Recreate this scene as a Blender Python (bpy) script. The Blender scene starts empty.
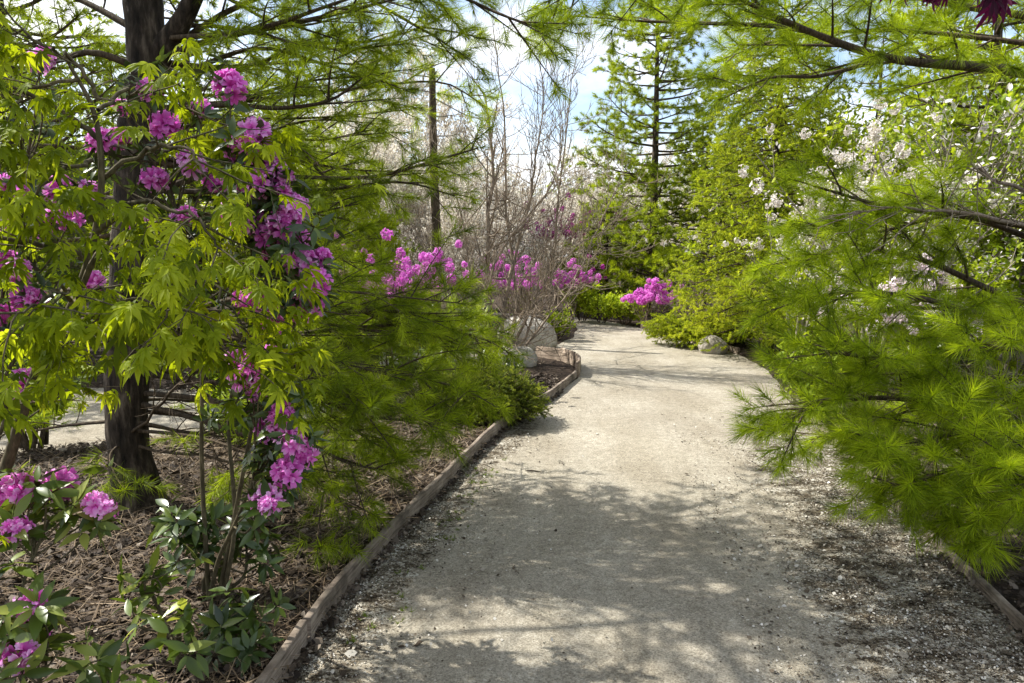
import bpy, math
import numpy as np
R = math.radians
S = bpy.context.scene
COL = S.collection

# ------------------------------------------------------------------ camera
PITCH = 6.67
F = 740.0
CAMZ = 1.6
cam = bpy.data.cameras.new('camera'); cam.lens = 36 * F / 1024; cam.sensor_width = 36
cam.clip_start = 0.05; cam.clip_end = 2000
co = bpy.data.objects.new('camera', cam); COL.objects.link(co)
co.location = (0, 0, CAMZ); co.rotation_euler = (R(90 - PITCH), 0, 0)
S.camera = co

# ------------------------------------------------------------------ light
SUN_AZ = (-0.93, 0.37)
SUN_EL = 50
w = bpy.data.worlds.new('World'); S.world = w; w.use_nodes = True
nt = w.node_tree; nt.nodes.clear()
sky = nt.nodes.new('ShaderNodeTexSky'); sky.sky_type = 'NISHITA'; sky.sun_disc = False
sky.sun_elevation = R(SUN_EL); sky.sun_rotation = math.atan2(SUN_AZ[0], SUN_AZ[1]) % (2 * math.pi)
sky.air_density = 1.0; sky.dust_density = 2.0
tc = nt.nodes.new('ShaderNodeTexCoord')
mp = nt.nodes.new('ShaderNodeMapping'); mp.inputs['Scale'].default_value = (1, 1, 2.2); mp.inputs['Location'].default_value = (0.35, 0.2, 0.1)
nz = nt.nodes.new('ShaderNodeTexNoise'); nz.inputs['Scale'].default_value = 3.2; nz.inputs['Detail'].default_value = 7; nz.inputs['Roughness'].default_value = 0.58
rp = nt.nodes.new('ShaderNodeValToRGB'); rp.color_ramp.elements[0].position = 0.43; rp.color_ramp.elements[1].position = 0.62
mx = nt.nodes.new('ShaderNodeMix'); mx.data_type = 'RGBA'
mx.inputs['B'].default_value = (5.9, 5.95, 6.1, 1)
bg = nt.nodes.new('ShaderNodeBackground'); bg.inputs['Strength'].default_value = 0.125
out = nt.nodes.new('ShaderNodeOutputWorld')
L = nt.links.new
L(tc.outputs['Generated'], mp.inputs['Vector']); L(mp.outputs['Vector'], nz.inputs['Vector'])
L(nz.outputs['Fac'], rp.inputs['Fac']); L(rp.outputs['Color'], mx.inputs['Factor'])
L(sky.outputs['Color'], mx.inputs['A']); L(mx.outputs['Result'], bg.inputs['Color']); L(bg.outputs['Background'], out.inputs['Surface'])

sl = bpy.data.lights.new('sun', 'SUN'); sl.energy = 4.5; sl.angle = R(0.53); sl.color = (1.0, 0.965, 0.905)
so = bpy.data.objects.new('sun', sl); COL.objects.link(so)
_a = math.hypot(*SUN_AZ)
sd = np.array([SUN_AZ[0] / _a * math.cos(R(SUN_EL)), SUN_AZ[1] / _a * math.cos(R(SUN_EL)), math.sin(R(SUN_EL))])
from mathutils import Vector
so.rotation_euler = Vector(sd).to_track_quat('Z', 'Y').to_euler()
so.location = (-6, 3, 12)

vs = S.view_settings
vs.view_transform = 'Standard'; vs.look = 'None'; vs.exposure = 1.15; vs.gamma = 1.0; vs.use_curve_mapping = False
cy = S.cycles
cy.max_bounces = 8; cy.diffuse_bounces = 6; cy.glossy_bounces = 2; cy.transmission_bounces = 5; cy.transparent_max_bounces = 8
cy.caustics_reflective = False; cy.caustics_refractive = False
cy.use_denoising = True
try:
    cy.denoiser = 'OPENIMAGEDENOISE'; cy.denoising_prefilter = 'ACCURATE'
except Exception:
    pass

# ------------------------------------------------------------------ projection helpers (a pixel of the photo at distance Y -> a point in the garden)
_cp, _sp = math.cos(R(PITCH)), math.sin(R(PITCH))
def ray(px, py):
    a = (px - 512) / F; b = (341.5 - py) / F
    return np.array([a, _cp + b * _sp, -_sp + b * _cp])
def W(px, py, Y):
    d = ray(px, py); return np.array([0, 0, CAMZ]) + d * (Y / d[1])
def G(px, py, z=0.0):
    d = ray(px, py); t = (z - CAMZ) / d[2]
    return np.array([0, 0, CAMZ]) + d * t

# ------------------------------------------------------------------ mesh building
def unit(a):
    return a / np.maximum(np.linalg.norm(a, axis=-1, keepdims=True), 1e-9)
def perp(d):
    ref = np.where(np.abs(d[..., 2:3]) < 0.9, np.array([0., 0, 1]), np.array([1., 0, 0]))
    u = unit(np.cross(ref, d)); return u, np.cross(d, u)
def curve(ctrl, m):
    P = np.asarray(ctrl, float); n = len(P)
    Q = np.vstack([2 * P[0] - P[1], P, 2 * P[-1] - P[-2]])
    t = np.linspace(0, n - 1, m); i = np.minimum(t.astype(int), n - 2); f = (t - i)[:, None]
    p0, p1, p2, p3 = Q[i], Q[i + 1], Q[i + 2], Q[i + 3]
    return 0.5 * (2 * p1 + (p2 - p0) * f + (2 * p0 - 5 * p1 + 4 * p2 - p3) * f ** 2 + (3 * p1 - p0 - 3 * p2 + p3) * f ** 3)

ORIGIN = {}
class Buf:
    def __init__(s):
        s.V = []; s.F = {3: [], 4: []}; s.A = []; s.n = 0
    def add(s, V, Fa, a=0.5):
        V = np.asarray(V, float).reshape(-1, 3); Fa = np.asarray(Fa, int)
        s.V.append(V); s.F[Fa.shape[1]].append(Fa + s.n)
        s.A.append(np.broadcast_to(np.asarray(a, float), (len(V),)).copy()); s.n += len(V)
    def tubes(s, P, Rd, sides=5, a=0.5):
        """P (N,m,3) polylines, Rd (N,m) radii"""
        P = np.asarray(P, float); Rd = np.asarray(Rd, float)
        if P.ndim == 2: P = P[None]; Rd = Rd[None]
        N, m, _ = P.shape
        if N == 0: return
        D = unit(np.gradient(P, axis=1))
        mean = unit(P[:, -1] - P[:, 0] + 1e-6)
        ax = np.argmin(np.abs(mean), axis=1); ref = np.eye(3)[ax][:, None, :]
        U = unit(np.cross(np.broadcast_to(ref, D.shape), D)); Vv = np.cross(D, U)
        th = np.linspace(0, 2 * np.pi, sides, endpoint=False)
        ring = U[:, :, None, :] * np.cos(th)[None, None, :, None] + Vv[:, :, None, :] * np.sin(th)[None, None, :, None]
        V = P[:, :, None, :] + ring * Rd[:, :, None, None]
        k = np.arange(sides); j = np.arange(m - 1)
        q = np.stack(np.broadcast_arrays(j[:, None] * sides + k, j[:, None] * sides + (k + 1) % sides, (j[:, None] + 1) * sides + (k + 1) % sides, (j[:, None] + 1) * sides + k), -1).reshape(-1, 4)
        Fa = (q[None] + (np.arange(N) * m * sides)[:, None, None]).reshape(-1, 4)
        aa = np.repeat(np.broadcast_to(np.asarray(a, float), (N,)), m * sides)
        s.add(V.reshape(-1, 3), Fa, aa)
    def stamp(s, tv, tf, pos, X, Y, Z, sc, a=0.5):
        N = len(pos); K = len(tv)
        if N == 0: return
        sc = np.broadcast_to(np.asarray(sc, float), (N,))
        V = pos[:, None, :] + sc[:, None, None] * (tv[None, :, 0:1] * X[:, None, :] + tv[None, :, 1:2] * Y[:, None, :] + tv[None, :, 2:3] * Z[:, None, :])
        aa = np.repeat(np.broadcast_to(np.asarray(a, float), (N,)), K)
        first = s.n
        s.V.append(V.reshape(-1, 3)); s.A.append(aa); s.n += N * K
        for Fa in (tf if isinstance(tf, (list, tuple)) else [tf]):
            Fa = np.asarray(Fa, int)
            s.F[Fa.shape[1]].append((Fa[None] + (np.arange(N) * K)[:, None, None]).reshape(-1, Fa.shape[1]) + first)
    def build(s, name, mat, parent=None, smooth=True, sub=None):
        me = bpy.data.meshes.new(name)
        root = parent
        while root is not None and root.parent is not None: root = root.parent
        org = ORIGIN.get(root.name, np.zeros(3)) if root is not None else np.zeros(3)
        V = np.vstack(s.V) - org
        t = np.vstack(s.F[3]) if s.F[3] else np.zeros((0, 3), int)
        q = np.vstack(s.F[4]) if s.F[4] else np.zeros((0, 4), int)
        idx = np.concatenate([t.ravel(), q.ravel()]).astype(np.int32)
        start = np.concatenate([np.arange(len(t)) * 3, len(t) * 3 + np.arange(len(q)) * 4]).astype(np.int32)
        me.vertices.add(len(V)); me.vertices.foreach_set('co', V.astype(np.float32).ravel())
        me.loops.add(len(idx)); me.loops.foreach_set('vertex_index', idx)
        me.polygons.add(len(start)); me.polygons.foreach_set('loop_start', start)
        if smooth: me.polygons.foreach_set('use_smooth', np.ones(len(start), bool))
        at = me.attributes.new('v', 'FLOAT', 'POINT'); at.data.foreach_set('value', np.concatenate(s.A).astype(np.float32))
        me.materials.append(mat); me.update(calc_edges=True)
        o = bpy.data.objects.new(name, me); COL.objects.link(o)
        if parent is not None: o.parent = parent
        return o

def tag(o, label=None, cat=None, group=None, kind=None):
    for k, v in (('label', label), ('category', cat), ('group', group), ('kind', kind)):
        if v: o[k] = v
    return o
def thing(name, label, cat, loc, group=None):
    o = bpy.data.objects.new(name, None); COL.objects.link(o); o.empty_display_size = 0.2
    o.location = tuple(float(c) for c in loc); ORIGIN[o.name] = np.array(loc, float)
    return tag(o, label, cat, group)
def kids(o): return [c for c in COL.objects if c.parent == o]
def copy_tree(o, parent=None):
    c = o.copy(); COL.objects.link(c); c.parent = parent
    for ch in kids(o): copy_tree(ch, c)
    return c
def dup(o, loc, rz=0, sc=1.0, label=None, group=None):
    c = copy_tree(o); c.location = tuple(float(v) for v in loc); c.rotation_euler.z = rz
    c.scale = (sc, sc, sc) if np.isscalar(sc) else sc
    if label: c['label'] = label
    if group: c['group'] = group
    return c

# ------------------------------------------------------------------ materials
def node_mat(name):
    m = bpy.data.materials.new(name); m.use_nodes = True
    m.node_tree.nodes.clear()
    return m, m.node_tree
def ramp(nt, fac, stops):
    r = nt.nodes.new('ShaderNodeValToRGB'); e = r.color_ramp.elements
    while len(e) < len(stops): e.new(0.5)
    for el, (p, c) in zip(e, stops): el.position = p; el.color = (*c, 1)
    nt.links.new(fac, r.inputs['Fac']); return r.outputs['Color']
def noise(nt, vec, scale, detail=4, rough=0.55):
    n = nt.nodes.new('ShaderNodeTexNoise'); n.inputs['Scale'].default_value = scale; n.inputs['Detail'].default_value = detail; n.inputs['Roughness'].default_value = rough
    if vec is not None: nt.links.new(vec, n.inputs['Vector'])
    return n.outputs['Fac']
def mixc(nt, a, b, fac, mode='MIX'):
    m = nt.nodes.new('ShaderNodeMix'); m.data_type = 'RGBA'; m.blend_type = mode
    for s_, v in ((m.inputs['A'], a), (m.inputs['B'], b), (m.inputs['Factor'], fac)):
        if isinstance(v, (tuple, list)): s_.default_value = (*v, 1)
        elif isinstance(v, (int, float)): s_.default_value = v
        else: nt.links.new(v, s_)
    return m.outputs['Result']
def leaf_mat(name, stops, trans=0.4, tcol=None, rough=0.55, spec=0.2):
    m, nt = node_mat(name); N = nt.nodes.new; L = nt.links.new
    at = N('ShaderNodeAttribute'); at.attribute_name = 'v'
    c = ramp(nt, at.outputs['Fac'], stops)
    p = N('ShaderNodeBsdfPrincipled'); p.inputs['Roughness'].default_value = rough; p.inputs['Specular IOR Level'].default_value = spec
    L(c, p.inputs['Base Color'])
    t = N('ShaderNodeBsdfTranslucent')
    L(mixc(nt, c, tcol or (1.35, 1.3, 0.6), 1.0, 'MULTIPLY'), t.inputs['Color'])
    ms = N('ShaderNodeMixShader'); ms.inputs[0].default_value = trans
    o = N('ShaderNodeOutputMaterial')
    L(p.outputs[0], ms.inputs[1]); L(t.outputs[0], ms.inputs[2]); L(ms.outputs[0], o.inputs['Surface'])
    return m
def solid_mat(name, build, rough=0.9, bump=0.4, bdist=0.02, spec=0.2):
    m, nt = node_mat(name); N = nt.nodes.new; L = nt.links.new
    tc = N('ShaderNodeTexCoord'); col, h = build(nt, tc.outputs['Object'])
    p = N('ShaderNodeBsdfPrincipled'); p.inputs['Roughness'].default_value = rough; p.inputs['Specular IOR Level'].default_value = spec
    L(col, p.inputs['Base Color'])
    if h is not None:
        b = N('ShaderNodeBump'); b.inputs['Strength'].default_value = bump; b.inputs['Distance'].default_value = bdist
        L(h, b.inputs['Height']); L(b.outputs['Normal'], p.inputs['Normal'])
    o = N('ShaderNodeOutputMaterial'); L(p.outputs[0], o.inputs['Surface'])
    return m
def scaled(nt, vec, sx, sy, sz):
    m = nt.nodes.new('ShaderNodeMapping'); m.inputs['Scale'].default_value = (sx, sy, sz); nt.links.new(vec, m.inputs['Vector']); return m.outputs['Vector']
def bark(c0, c1, c2, sc=1.0):
    def f(nt, v):
        vv = scaled(nt, v, 14 * sc, 14 * sc, 3.5 * sc)
        n = noise(nt, vv, 1.6, 6, 0.65)
        n2 = noise(nt, v, 5, 3)
        c = ramp(nt, n, [(0.32, c0), (0.52, c1), (0.75, c2)])
        return mixc(nt, c, ramp(nt, n2, [(0.3, (0.6, 0.6, 0.58)), (0.7, (1.25, 1.2, 1.1))]), 1.0, 'MULTIPLY'), n
    return f

M = {}
M['bark_dark'] = solid_mat('dark pine bark', bark((0.008, 0.006, 0.004), (0.05, 0.038, 0.028), (0.19, 0.155, 0.12)), bump=0.9, bdist=0.03)
M['bark_twig'] = solid_mat('brown pine twig bark', bark((0.03, 0.022, 0.014), (0.075, 0.055, 0.035), (0.16, 0.13, 0.09), 4), bump=0.3)
M['bark_grey'] = solid_mat('pale grey bark', bark((0.13, 0.115, 0.095), (0.28, 0.25, 0.21), (0.44, 0.40, 0.34), 2), bump=0.4)
M['bark_olive'] = solid_mat('olive maple bark', bark((0.05, 0.042, 0.025), (0.10, 0.085, 0.05), (0.20, 0.17, 0.11), 3), bump=0.3)
M['twig_pale'] = solid_mat('pale dry twigs', bark((0.14, 0.11, 0.085), (0.27, 0.22, 0.17), (0.42, 0.36, 0.29), 3), bump=0.0)
G_ = leaf_mat
M['needle_left'] = G_('mid green pine needles', [(0, (0.086, 0.1257, 0.0061)), (0.5, (0.2007, 0.2765, 0.0098)), (1, (0.4358, 0.5278, 0.0268))], 0.5)
M['needle_right'] = G_('fresh green pine needles', [(0, (0.0943, 0.1398, 0.0059)), (0.5, (0.2218, 0.3099, 0.0094)), (1, (0.4659, 0.5712, 0.026))], 0.5)
M['needle_far'] = G_('far pine needles', [(0, (0.07, 0.105, 0.008)), (0.5, (0.155, 0.20, 0.012)), (1, (0.30, 0.35, 0.03))], 0.4)
M['needle_lime'] = G_('yellow green pine needles', [(0, (0.12, 0.17, 0.008)), (0.5, (0.25, 0.32, 0.012)), (1, (0.42, 0.49, 0.03))], 0.4)
M['spruce'] = G_('lime spruce growth', [(0, (0.10, 0.145, 0.010)), (0.35, (0.26, 0.33, 0.014)), (1, (0.50, 0.55, 0.04))], 0.42)
M['spruce_dwarf'] = G_('dwarf spruce needles', [(0, (0.03, 0.05, 0.008)), (0.5, (0.14, 0.185, 0.016)), (1, (0.38, 0.42, 0.05))], 0.28)
M['maple'] = G_('young maple leaves', [(0, (0.0945, 0.1365, 0.0063)), (0.5, (0.2363, 0.2992, 0.0084)), (1, (0.483, 0.546, 0.0315))], 0.52, rough=0.55, spec=0.15)
M['maple_purple'] = G_('purple maple leaves', [(0, (0.04, 0.006, 0.02)), (1, (0.14, 0.015, 0.07))], 0.4, (1.6, 0.8, 1.2))
M['rhodo_leaf'] = G_('dark glossy rhododendron leaves', [(0, (0.022, 0.040, 0.010)), (0.6, (0.05, 0.085, 0.014)), (1, (0.14, 0.19, 0.03))], 0.22, rough=0.3, spec=0.5)
M['leaf_bright'] = G_('bright glossy leaves', [(0, (0.03, 0.055, 0.008)), (0.55, (0.10, 0.15, 0.018)), (1, (0.38, 0.42, 0.10))], 0.35, rough=0.33, spec=0.5)
M['shrub_lime'] = G_('lime shrub leaves', [(0, (0.15, 0.22, 0.010)), (0.5, (0.32, 0.41, 0.018)), (1, (0.52, 0.58, 0.06))], 0.42)
M['shrub_green'] = G_('fresh shrub leaves', [(0, (0.09, 0.15, 0.010)), (0.5, (0.20, 0.28, 0.016)), (1, (0.38, 0.45, 0.05))], 0.45)
M['petal'] = G_('magenta petals', [(0, (0.46, 0.03, 0.30)), (0.4, (0.74, 0.12, 0.57)), (0.75, (0.84, 0.28, 0.72)), (1, (0.92, 0.58, 0.87))], 0.38, (1.15, 0.9, 1.15), rough=0.6, spec=0.15)
M['petal_far'] = G_('pale magenta petals', [(0, (0.52, 0.08, 0.46)), (0.5, (0.68, 0.18, 0.60)), (1, (0.80, 0.42, 0.74))], 0.35, (1.15, 0.9, 1.15), rough=0.6, spec=0.15)
M['petal_dark'] = G_('deep magenta petals', [(0, (0.22, 0.015, 0.16)), (1, (0.48, 0.05, 0.36))], 0.35, (1.15, 0.9, 1.15), rough=0.6, spec=0.15)
M['blossom'] = G_('white blossoms', [(0, (0.62, 0.56, 0.50)), (1, (0.86, 0.82, 0.78))], 0.3, (1, 1, 1), rough=0.7, spec=0.1)
M['blossom_pink'] = G_('blush blossoms', [(0, (0.66, 0.50, 0.56)), (1, (0.86, 0.78, 0.80))], 0.3, (1, 1, 1), rough=0.7, spec=0.1)
M['bud'] = G_('pale buds', [(0, (0.55, 0.49, 0.40)), (0.5, (0.76, 0.71, 0.62)), (1, (0.88, 0.85, 0.79))], 0.35, (1, 1, 0.95), rough=0.8, spec=0.1)
M['litter'] = G_('dry leaf litter', [(0, (0.015, 0.0102, 0.0068)), (0.45, (0.0544, 0.0394, 0.0278)), (0.75, (0.1292, 0.1006, 0.0734)), (1, (0.2584, 0.2176, 0.17))], 0.05, (1, 1, 0.9), rough=0.75, spec=0.2)
M['straw'] = G_('fallen pine needles', [(0, (0.0469, 0.0305, 0.0165)), (0.5, (0.1329, 0.0914, 0.0524)), (1, (0.3128, 0.2361, 0.1496))], 0.08, (1, 1, 0.9), rough=0.7, spec=0.2)
M['grit'] = G_('grit and debris', [(0, (0.04, 0.03, 0.02)), (0.35, (0.13, 0.105, 0.075)), (0.6, (0.33, 0.30, 0.24)), (1, (0.62, 0.59, 0.52))], 0.0, (1, 1, 0.9), rough=0.9, spec=0.15)
M['grass'] = G_('grass blades', [(0, (0.06, 0.10, 0.012)), (1, (0.20, 0.26, 0.03))], 0.35)

def mulch(nt, v):
    n1 = noise(nt, v, 1.3, 4); n2 = noise(nt, v, 38, 6, 0.7)
    vo = nt.nodes.new('ShaderNodeTexVoronoi'); vo.inputs['Scale'].default_value = 42; nt.links.new(scaled(nt, v, 1, 0.55, 1), vo.inputs['Vector'])
    c = ramp(nt, n2, [(0.3, (0.022, 0.016, 0.011)), (0.5, (0.04, 0.029, 0.020)), (0.68, (0.095, 0.072, 0.052)), (0.85, (0.19, 0.155, 0.115))])
    c = mixc(nt, c, ramp(nt, vo.outputs['Color'], [(0.1, (0.55, 0.5, 0.45)), (0.9, (1.4, 1.35, 1.3))]), 1.0, 'MULTIPLY')
    c = mixc(nt, c, ramp(nt, n1, [(0.35, (0.7, 0.66, 0.6)), (0.65, (1.3, 1.28, 1.25))]), 1.0, 'MULTIPLY')
    return c, n2
M['mulch'] = solid_mat('bark mulch', mulch, bump=1.0, bdist=0.05)
def gravel(nt, v):
    n1 = noise(nt, v, 0.9, 4); n2 = noise(nt, v, 130, 5, 0.7); n3 = noise(nt, v, 14, 5, 0.65)
    vo = nt.nodes.new('ShaderNodeTexVoronoi'); vo.inputs['Scale'].default_value = 85; nt.links.new(v, vo.inputs['Vector'])
    c = ramp(nt, n2, [(0.30, (0.12, 0.103, 0.080)), (0.48, (0.318, 0.295, 0.252)), (0.68, (0.48, 0.458, 0.41))])
    c = mixc(nt, c, ramp(nt, vo.outputs['Color'], [(0.1, (0.78, 0.77, 0.74)), (0.9, (1.2, 1.2, 1.18))]), 1.0, 'MULTIPLY')
    c = mixc(nt, c, ramp(nt, n3, [(0.3, (0.82, 0.80, 0.76)), (0.7, (1.14, 1.13, 1.1))]), 1.0, 'MULTIPLY')
    c = mixc(nt, c, ramp(nt, n1, [(0.35, (0.86, 0.84, 0.80)), (0.65, (1.1, 1.1, 1.08))]), 1.0, 'MULTIPLY')
    n5 = noise(nt, scaled(nt, v, 2.2, .55, 1), 1.1, 5, 0.6)
    c = mixc(nt, c, ramp(nt, n5, [(0.36, (0.87, 0.85, 0.81)), (0.62, (1.04, 1.04, 1.04))]), 1.0, 'MULTIPLY')
    return c, n2
def loose_gravel(nt, v):
    c, h = gravel(nt, v)
    N = nt.nodes.new
    at = N('ShaderNodeAttribute'); at.attribute_name = 'v'
    def cells(sc):
        vo = N('ShaderNodeTexVoronoi'); vo.inputs['Scale'].default_value = sc; nt.links.new(v, vo.inputs['Vector'])
        sp = N('ShaderNodeSeparateColor'); nt.links.new(vo.outputs['Color'], sp.inputs['Color']); return sp.outputs[0], vo.outputs['Distance']
    c1, d1 = cells(125); c2, d2 = cells(75)
    stops = [(0.0, (0.05, 0.04, 0.028)), (0.25, (0.15, 0.125, 0.09)), (0.5, (0.33, 0.30, 0.24)), (0.75, (0.50, 0.475, 0.41)), (1.0, (0.66, 0.64, 0.58))]
    l1 = ramp(nt, c1, stops); l2 = ramp(nt, c2, stops)
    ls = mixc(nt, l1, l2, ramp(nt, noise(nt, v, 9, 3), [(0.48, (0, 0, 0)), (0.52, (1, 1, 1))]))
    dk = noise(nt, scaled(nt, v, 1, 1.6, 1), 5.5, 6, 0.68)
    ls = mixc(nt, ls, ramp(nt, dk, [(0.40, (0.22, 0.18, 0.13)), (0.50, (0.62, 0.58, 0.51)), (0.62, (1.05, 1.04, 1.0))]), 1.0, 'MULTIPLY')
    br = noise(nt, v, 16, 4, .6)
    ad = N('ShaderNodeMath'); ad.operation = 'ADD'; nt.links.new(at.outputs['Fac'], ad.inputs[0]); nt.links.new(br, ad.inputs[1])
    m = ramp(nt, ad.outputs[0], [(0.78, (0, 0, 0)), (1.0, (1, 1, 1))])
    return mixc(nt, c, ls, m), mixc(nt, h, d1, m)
M['gravel'] = solid_mat('compacted gravel with a loose margin', loose_gravel, bump=0.8, bdist=0.014)
def wood(nt, v):
    n = noise(nt, scaled(nt, v, 3, 3, 40), 2.0, 6, 0.65); n2 = noise(nt, v, 3.5, 7, .65)
    c = ramp(nt, n, [(0.3, (0.08, 0.062, 0.048)), (0.5, (0.19, 0.155, 0.122)), (0.72, (0.31, 0.265, 0.215))])
    return mixc(nt, c, ramp(nt, n2, [(0.36, (0.42, 0.42, 0.40)), (0.5, (0.9, 0.88, 0.85)), (0.66, (1.4, 1.42, 1.42))]), 1.0, 'MULTIPLY'), n
M['board'] = solid_mat('weathered edging wood', wood, bump=0.5, bdist=0.01)
M['board_pale'] = solid_mat('silvered edging wood', lambda nt, v: ((lambda c, h: (mixc(nt, c, (1.5, 1.45, 1.4), 1.0, 'MULTIPLY'), h))(*wood(nt, v))), bump=0.5, bdist=0.01)
def stone(nt, v):
    n = noise(nt, v, 3.5, 8, 0.62); n2 = noise(nt, v, 28, 5, 0.7)
    c = ramp(nt, n, [(0.28, (0.19, 0.17, 0.145)), (0.5, (0.40, 0.37, 0.32)), (0.7, (0.58, 0.55, 0.49))])
    return mixc(nt, c, ramp(nt, n2, [(0.3, (0.66, 0.65, 0.62)), (0.7, (1.18, 1.17, 1.15))]), 1.0, 'MULTIPLY'), n2
M['stone'] = solid_mat('pale granite', stone, bump=0.7, bdist=0.03)

# ------------------------------------------------------------------ templates
def lens_leaf(n=6, wid=0.17, fold=0.25, droop=0.12, base=0.06):
    """narrow elliptic leaf along +Y, unit length"""
    t = np.linspace(0, 1, n); wv = wid * np.sin(np.pi * np.clip(t, 0, 1) ** 0.85) + base * (1 - t) * 0.2; wv[-1] = 0.003
    z = -droop * t ** 2
    V = np.concatenate([np.stack([-wv, t, z + fold * wv], -1), np.stack([0 * t, t, z], -1), np.stack([wv, t, z + fold * wv], -1)])
    i = np.arange(n - 1)
    Fa = np.concatenate([np.stack([i, i + n, i + n + 1, i + 1], -1), np.stack([i + n, i + 2 * n, i + 2 * n + 1, i + n + 1], -1)])
    return V, Fa
def maple_leaf(seed=0):
    r = np.random.default_rng(seed); cu = r.uniform(.4, 2.2); dr = r.uniform(.25, .6); V = [[0, 0, 0]]; T = []
    for ang, ln in ((0, 1.0), (33, 0.90), (-33, 0.90), (66, 0.70), (-66, 0.70), (105, 0.36), (-105, 0.36)):
        a = R(ang + r.uniform(-8, 8)); ln *= r.uniform(0.8, 1.12)
        d = np.array([math.sin(a), math.cos(a)]); n_ = np.array([d[1], -d[0]])
        dz = lambda t: -dr * (t * ln) ** 1.6
        b = len(V)
        for t, wd, z in ((0.30, 0.072, 0.03), (0.55, 0.100, 0.03), (0.79, 0.056, 0.02)):
            for sgn in (-1, 0, 1):
                p = d * t * ln + n_ * sgn * wd
                V.append([p[0], p[1] + 0.0, dz(t) + (z * cu if sgn else 0)])
        p = d * ln; V.append([p[0], p[1], dz(1.08)])
        T += [[0, b, b + 1], [0, b + 1, b + 2]]
        for k in (0, 3):
            T += [[b + k, b + k + 3, b + k + 4], [b + k, b + k + 4, b + k + 1], [b + k + 1, b + k + 4, b + k + 5], [b + k + 1, b + k + 5, b + k + 2]]
        T += [[b + 6, b + 9, b + 7], [b + 7, b + 9, b + 8]]
    return np.array(V), np.array(T)
RH_LEAF = lens_leaf(7, 0.165, 0.22, 0.16)
SM_LEAF = lens_leaf(4, 0.26, 0.25, 0.1)
MAPLE = [maple_leaf(i) for i in range(8)]
def floret(seed):
    """five ruffled petals opening round +Z"""
    r = np.random.default_rng(seed); V = []; Q = []
    for k in range(5):
        a0 = 2 * np.pi * k / 5 + r.uniform(-.15, .15); b = len(V); ln_ = r.uniform(.85, 1.15)
        for (t, wd, z) in ((0.10, 0.08, -0.42), (0.45, 0.27, 0.0), (0.80, 0.33, 0.10), (1.04, 0.19, -0.02)):
            t *= ln_
            for sgn in (-1, 0, 1):
                x = t; y = sgn * wd; zz = z + (0.07 if sgn else -0.04) + r.uniform(-.11, .11); x += (0 if sgn or t < .9 else -.13)
                V.append([x * math.cos(a0) - y * math.sin(a0), x * math.sin(a0) + y * math.cos(a0), zz])
        for j in range(3):
            for c in range(2):
                Q.append([b + 3 * j + c, b + 3 * j + c + 1, b + 3 * (j + 1) + c + 1, b + 3 * (j + 1) + c])
    return np.array(V), np.array(Q)
FLO = [floret(i) for i in range(6)]
FV = np.tile(np.repeat([-.45, -.05, .15, .30], 3), 5)
def truss_mesh(seed, n=13, dome=1.0, fl=0.50):
    """a dome of florets on short pedicels, unit radius: verts, quads, value per vertex"""
    r = np.random.default_rng(seed); b = Buf()
    for k in range(n):
        ph = k * 2.39996 + r.uniform(-.35, .35); th = math.acos(1 - (k + .5) / n * 1.25) * dome
        d = np.array([math.sin(th) * math.cos(ph), math.sin(th) * math.sin(ph), math.cos(th)])
        d = unit(d + r.normal(0, .18, 3)); u, v = perp(d[None])
        tv, tf = FLO[k % 6]; an = r.uniform(0, 6.28)
        X = u * math.cos(an) + v * math.sin(an); Y = np.cross(d[None], X); q = d[None] * r.uniform(.5, .9)
        b.stamp(tv, tf, q, X, Y, d[None], fl * r.uniform(.8, 1.2), .5); b.A[-1] = np.clip(b.A[-1] + FV + r.normal(0, .10), 0, 1)
        e = q[0] - d * fl * .3; w_ = u[0] * .03; b.add([-w_, w_, e + w_, e - w_], [[0, 1, 2, 3]], .15)
        w_ = v[0] * .03; b.add([-w_, w_, e + w_, e - w_], [[0, 1, 2, 3]], .15)
    return np.vstack(b.V), np.vstack(b.F[4]), np.concatenate(b.A)
TRUSS = [truss_mesh(10 + i, 11 + i % 4, 1.05, .56) for i in range(5)]
LOOSE = [truss_mesh(60 + i, 12, 1.7, 0.34) for i in range(3)]
BALL = [truss_mesh(40 + i, 10, 1.35, 0.52) for i in range(3)]

def rand_frame(rng, d):
    u, v = perp(d); a = rng.uniform(0, 2 * np.pi, len(d))[:, None]
    X = u * np.cos(a) + v * np.sin(a); return X, np.cross(d, X)

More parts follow.
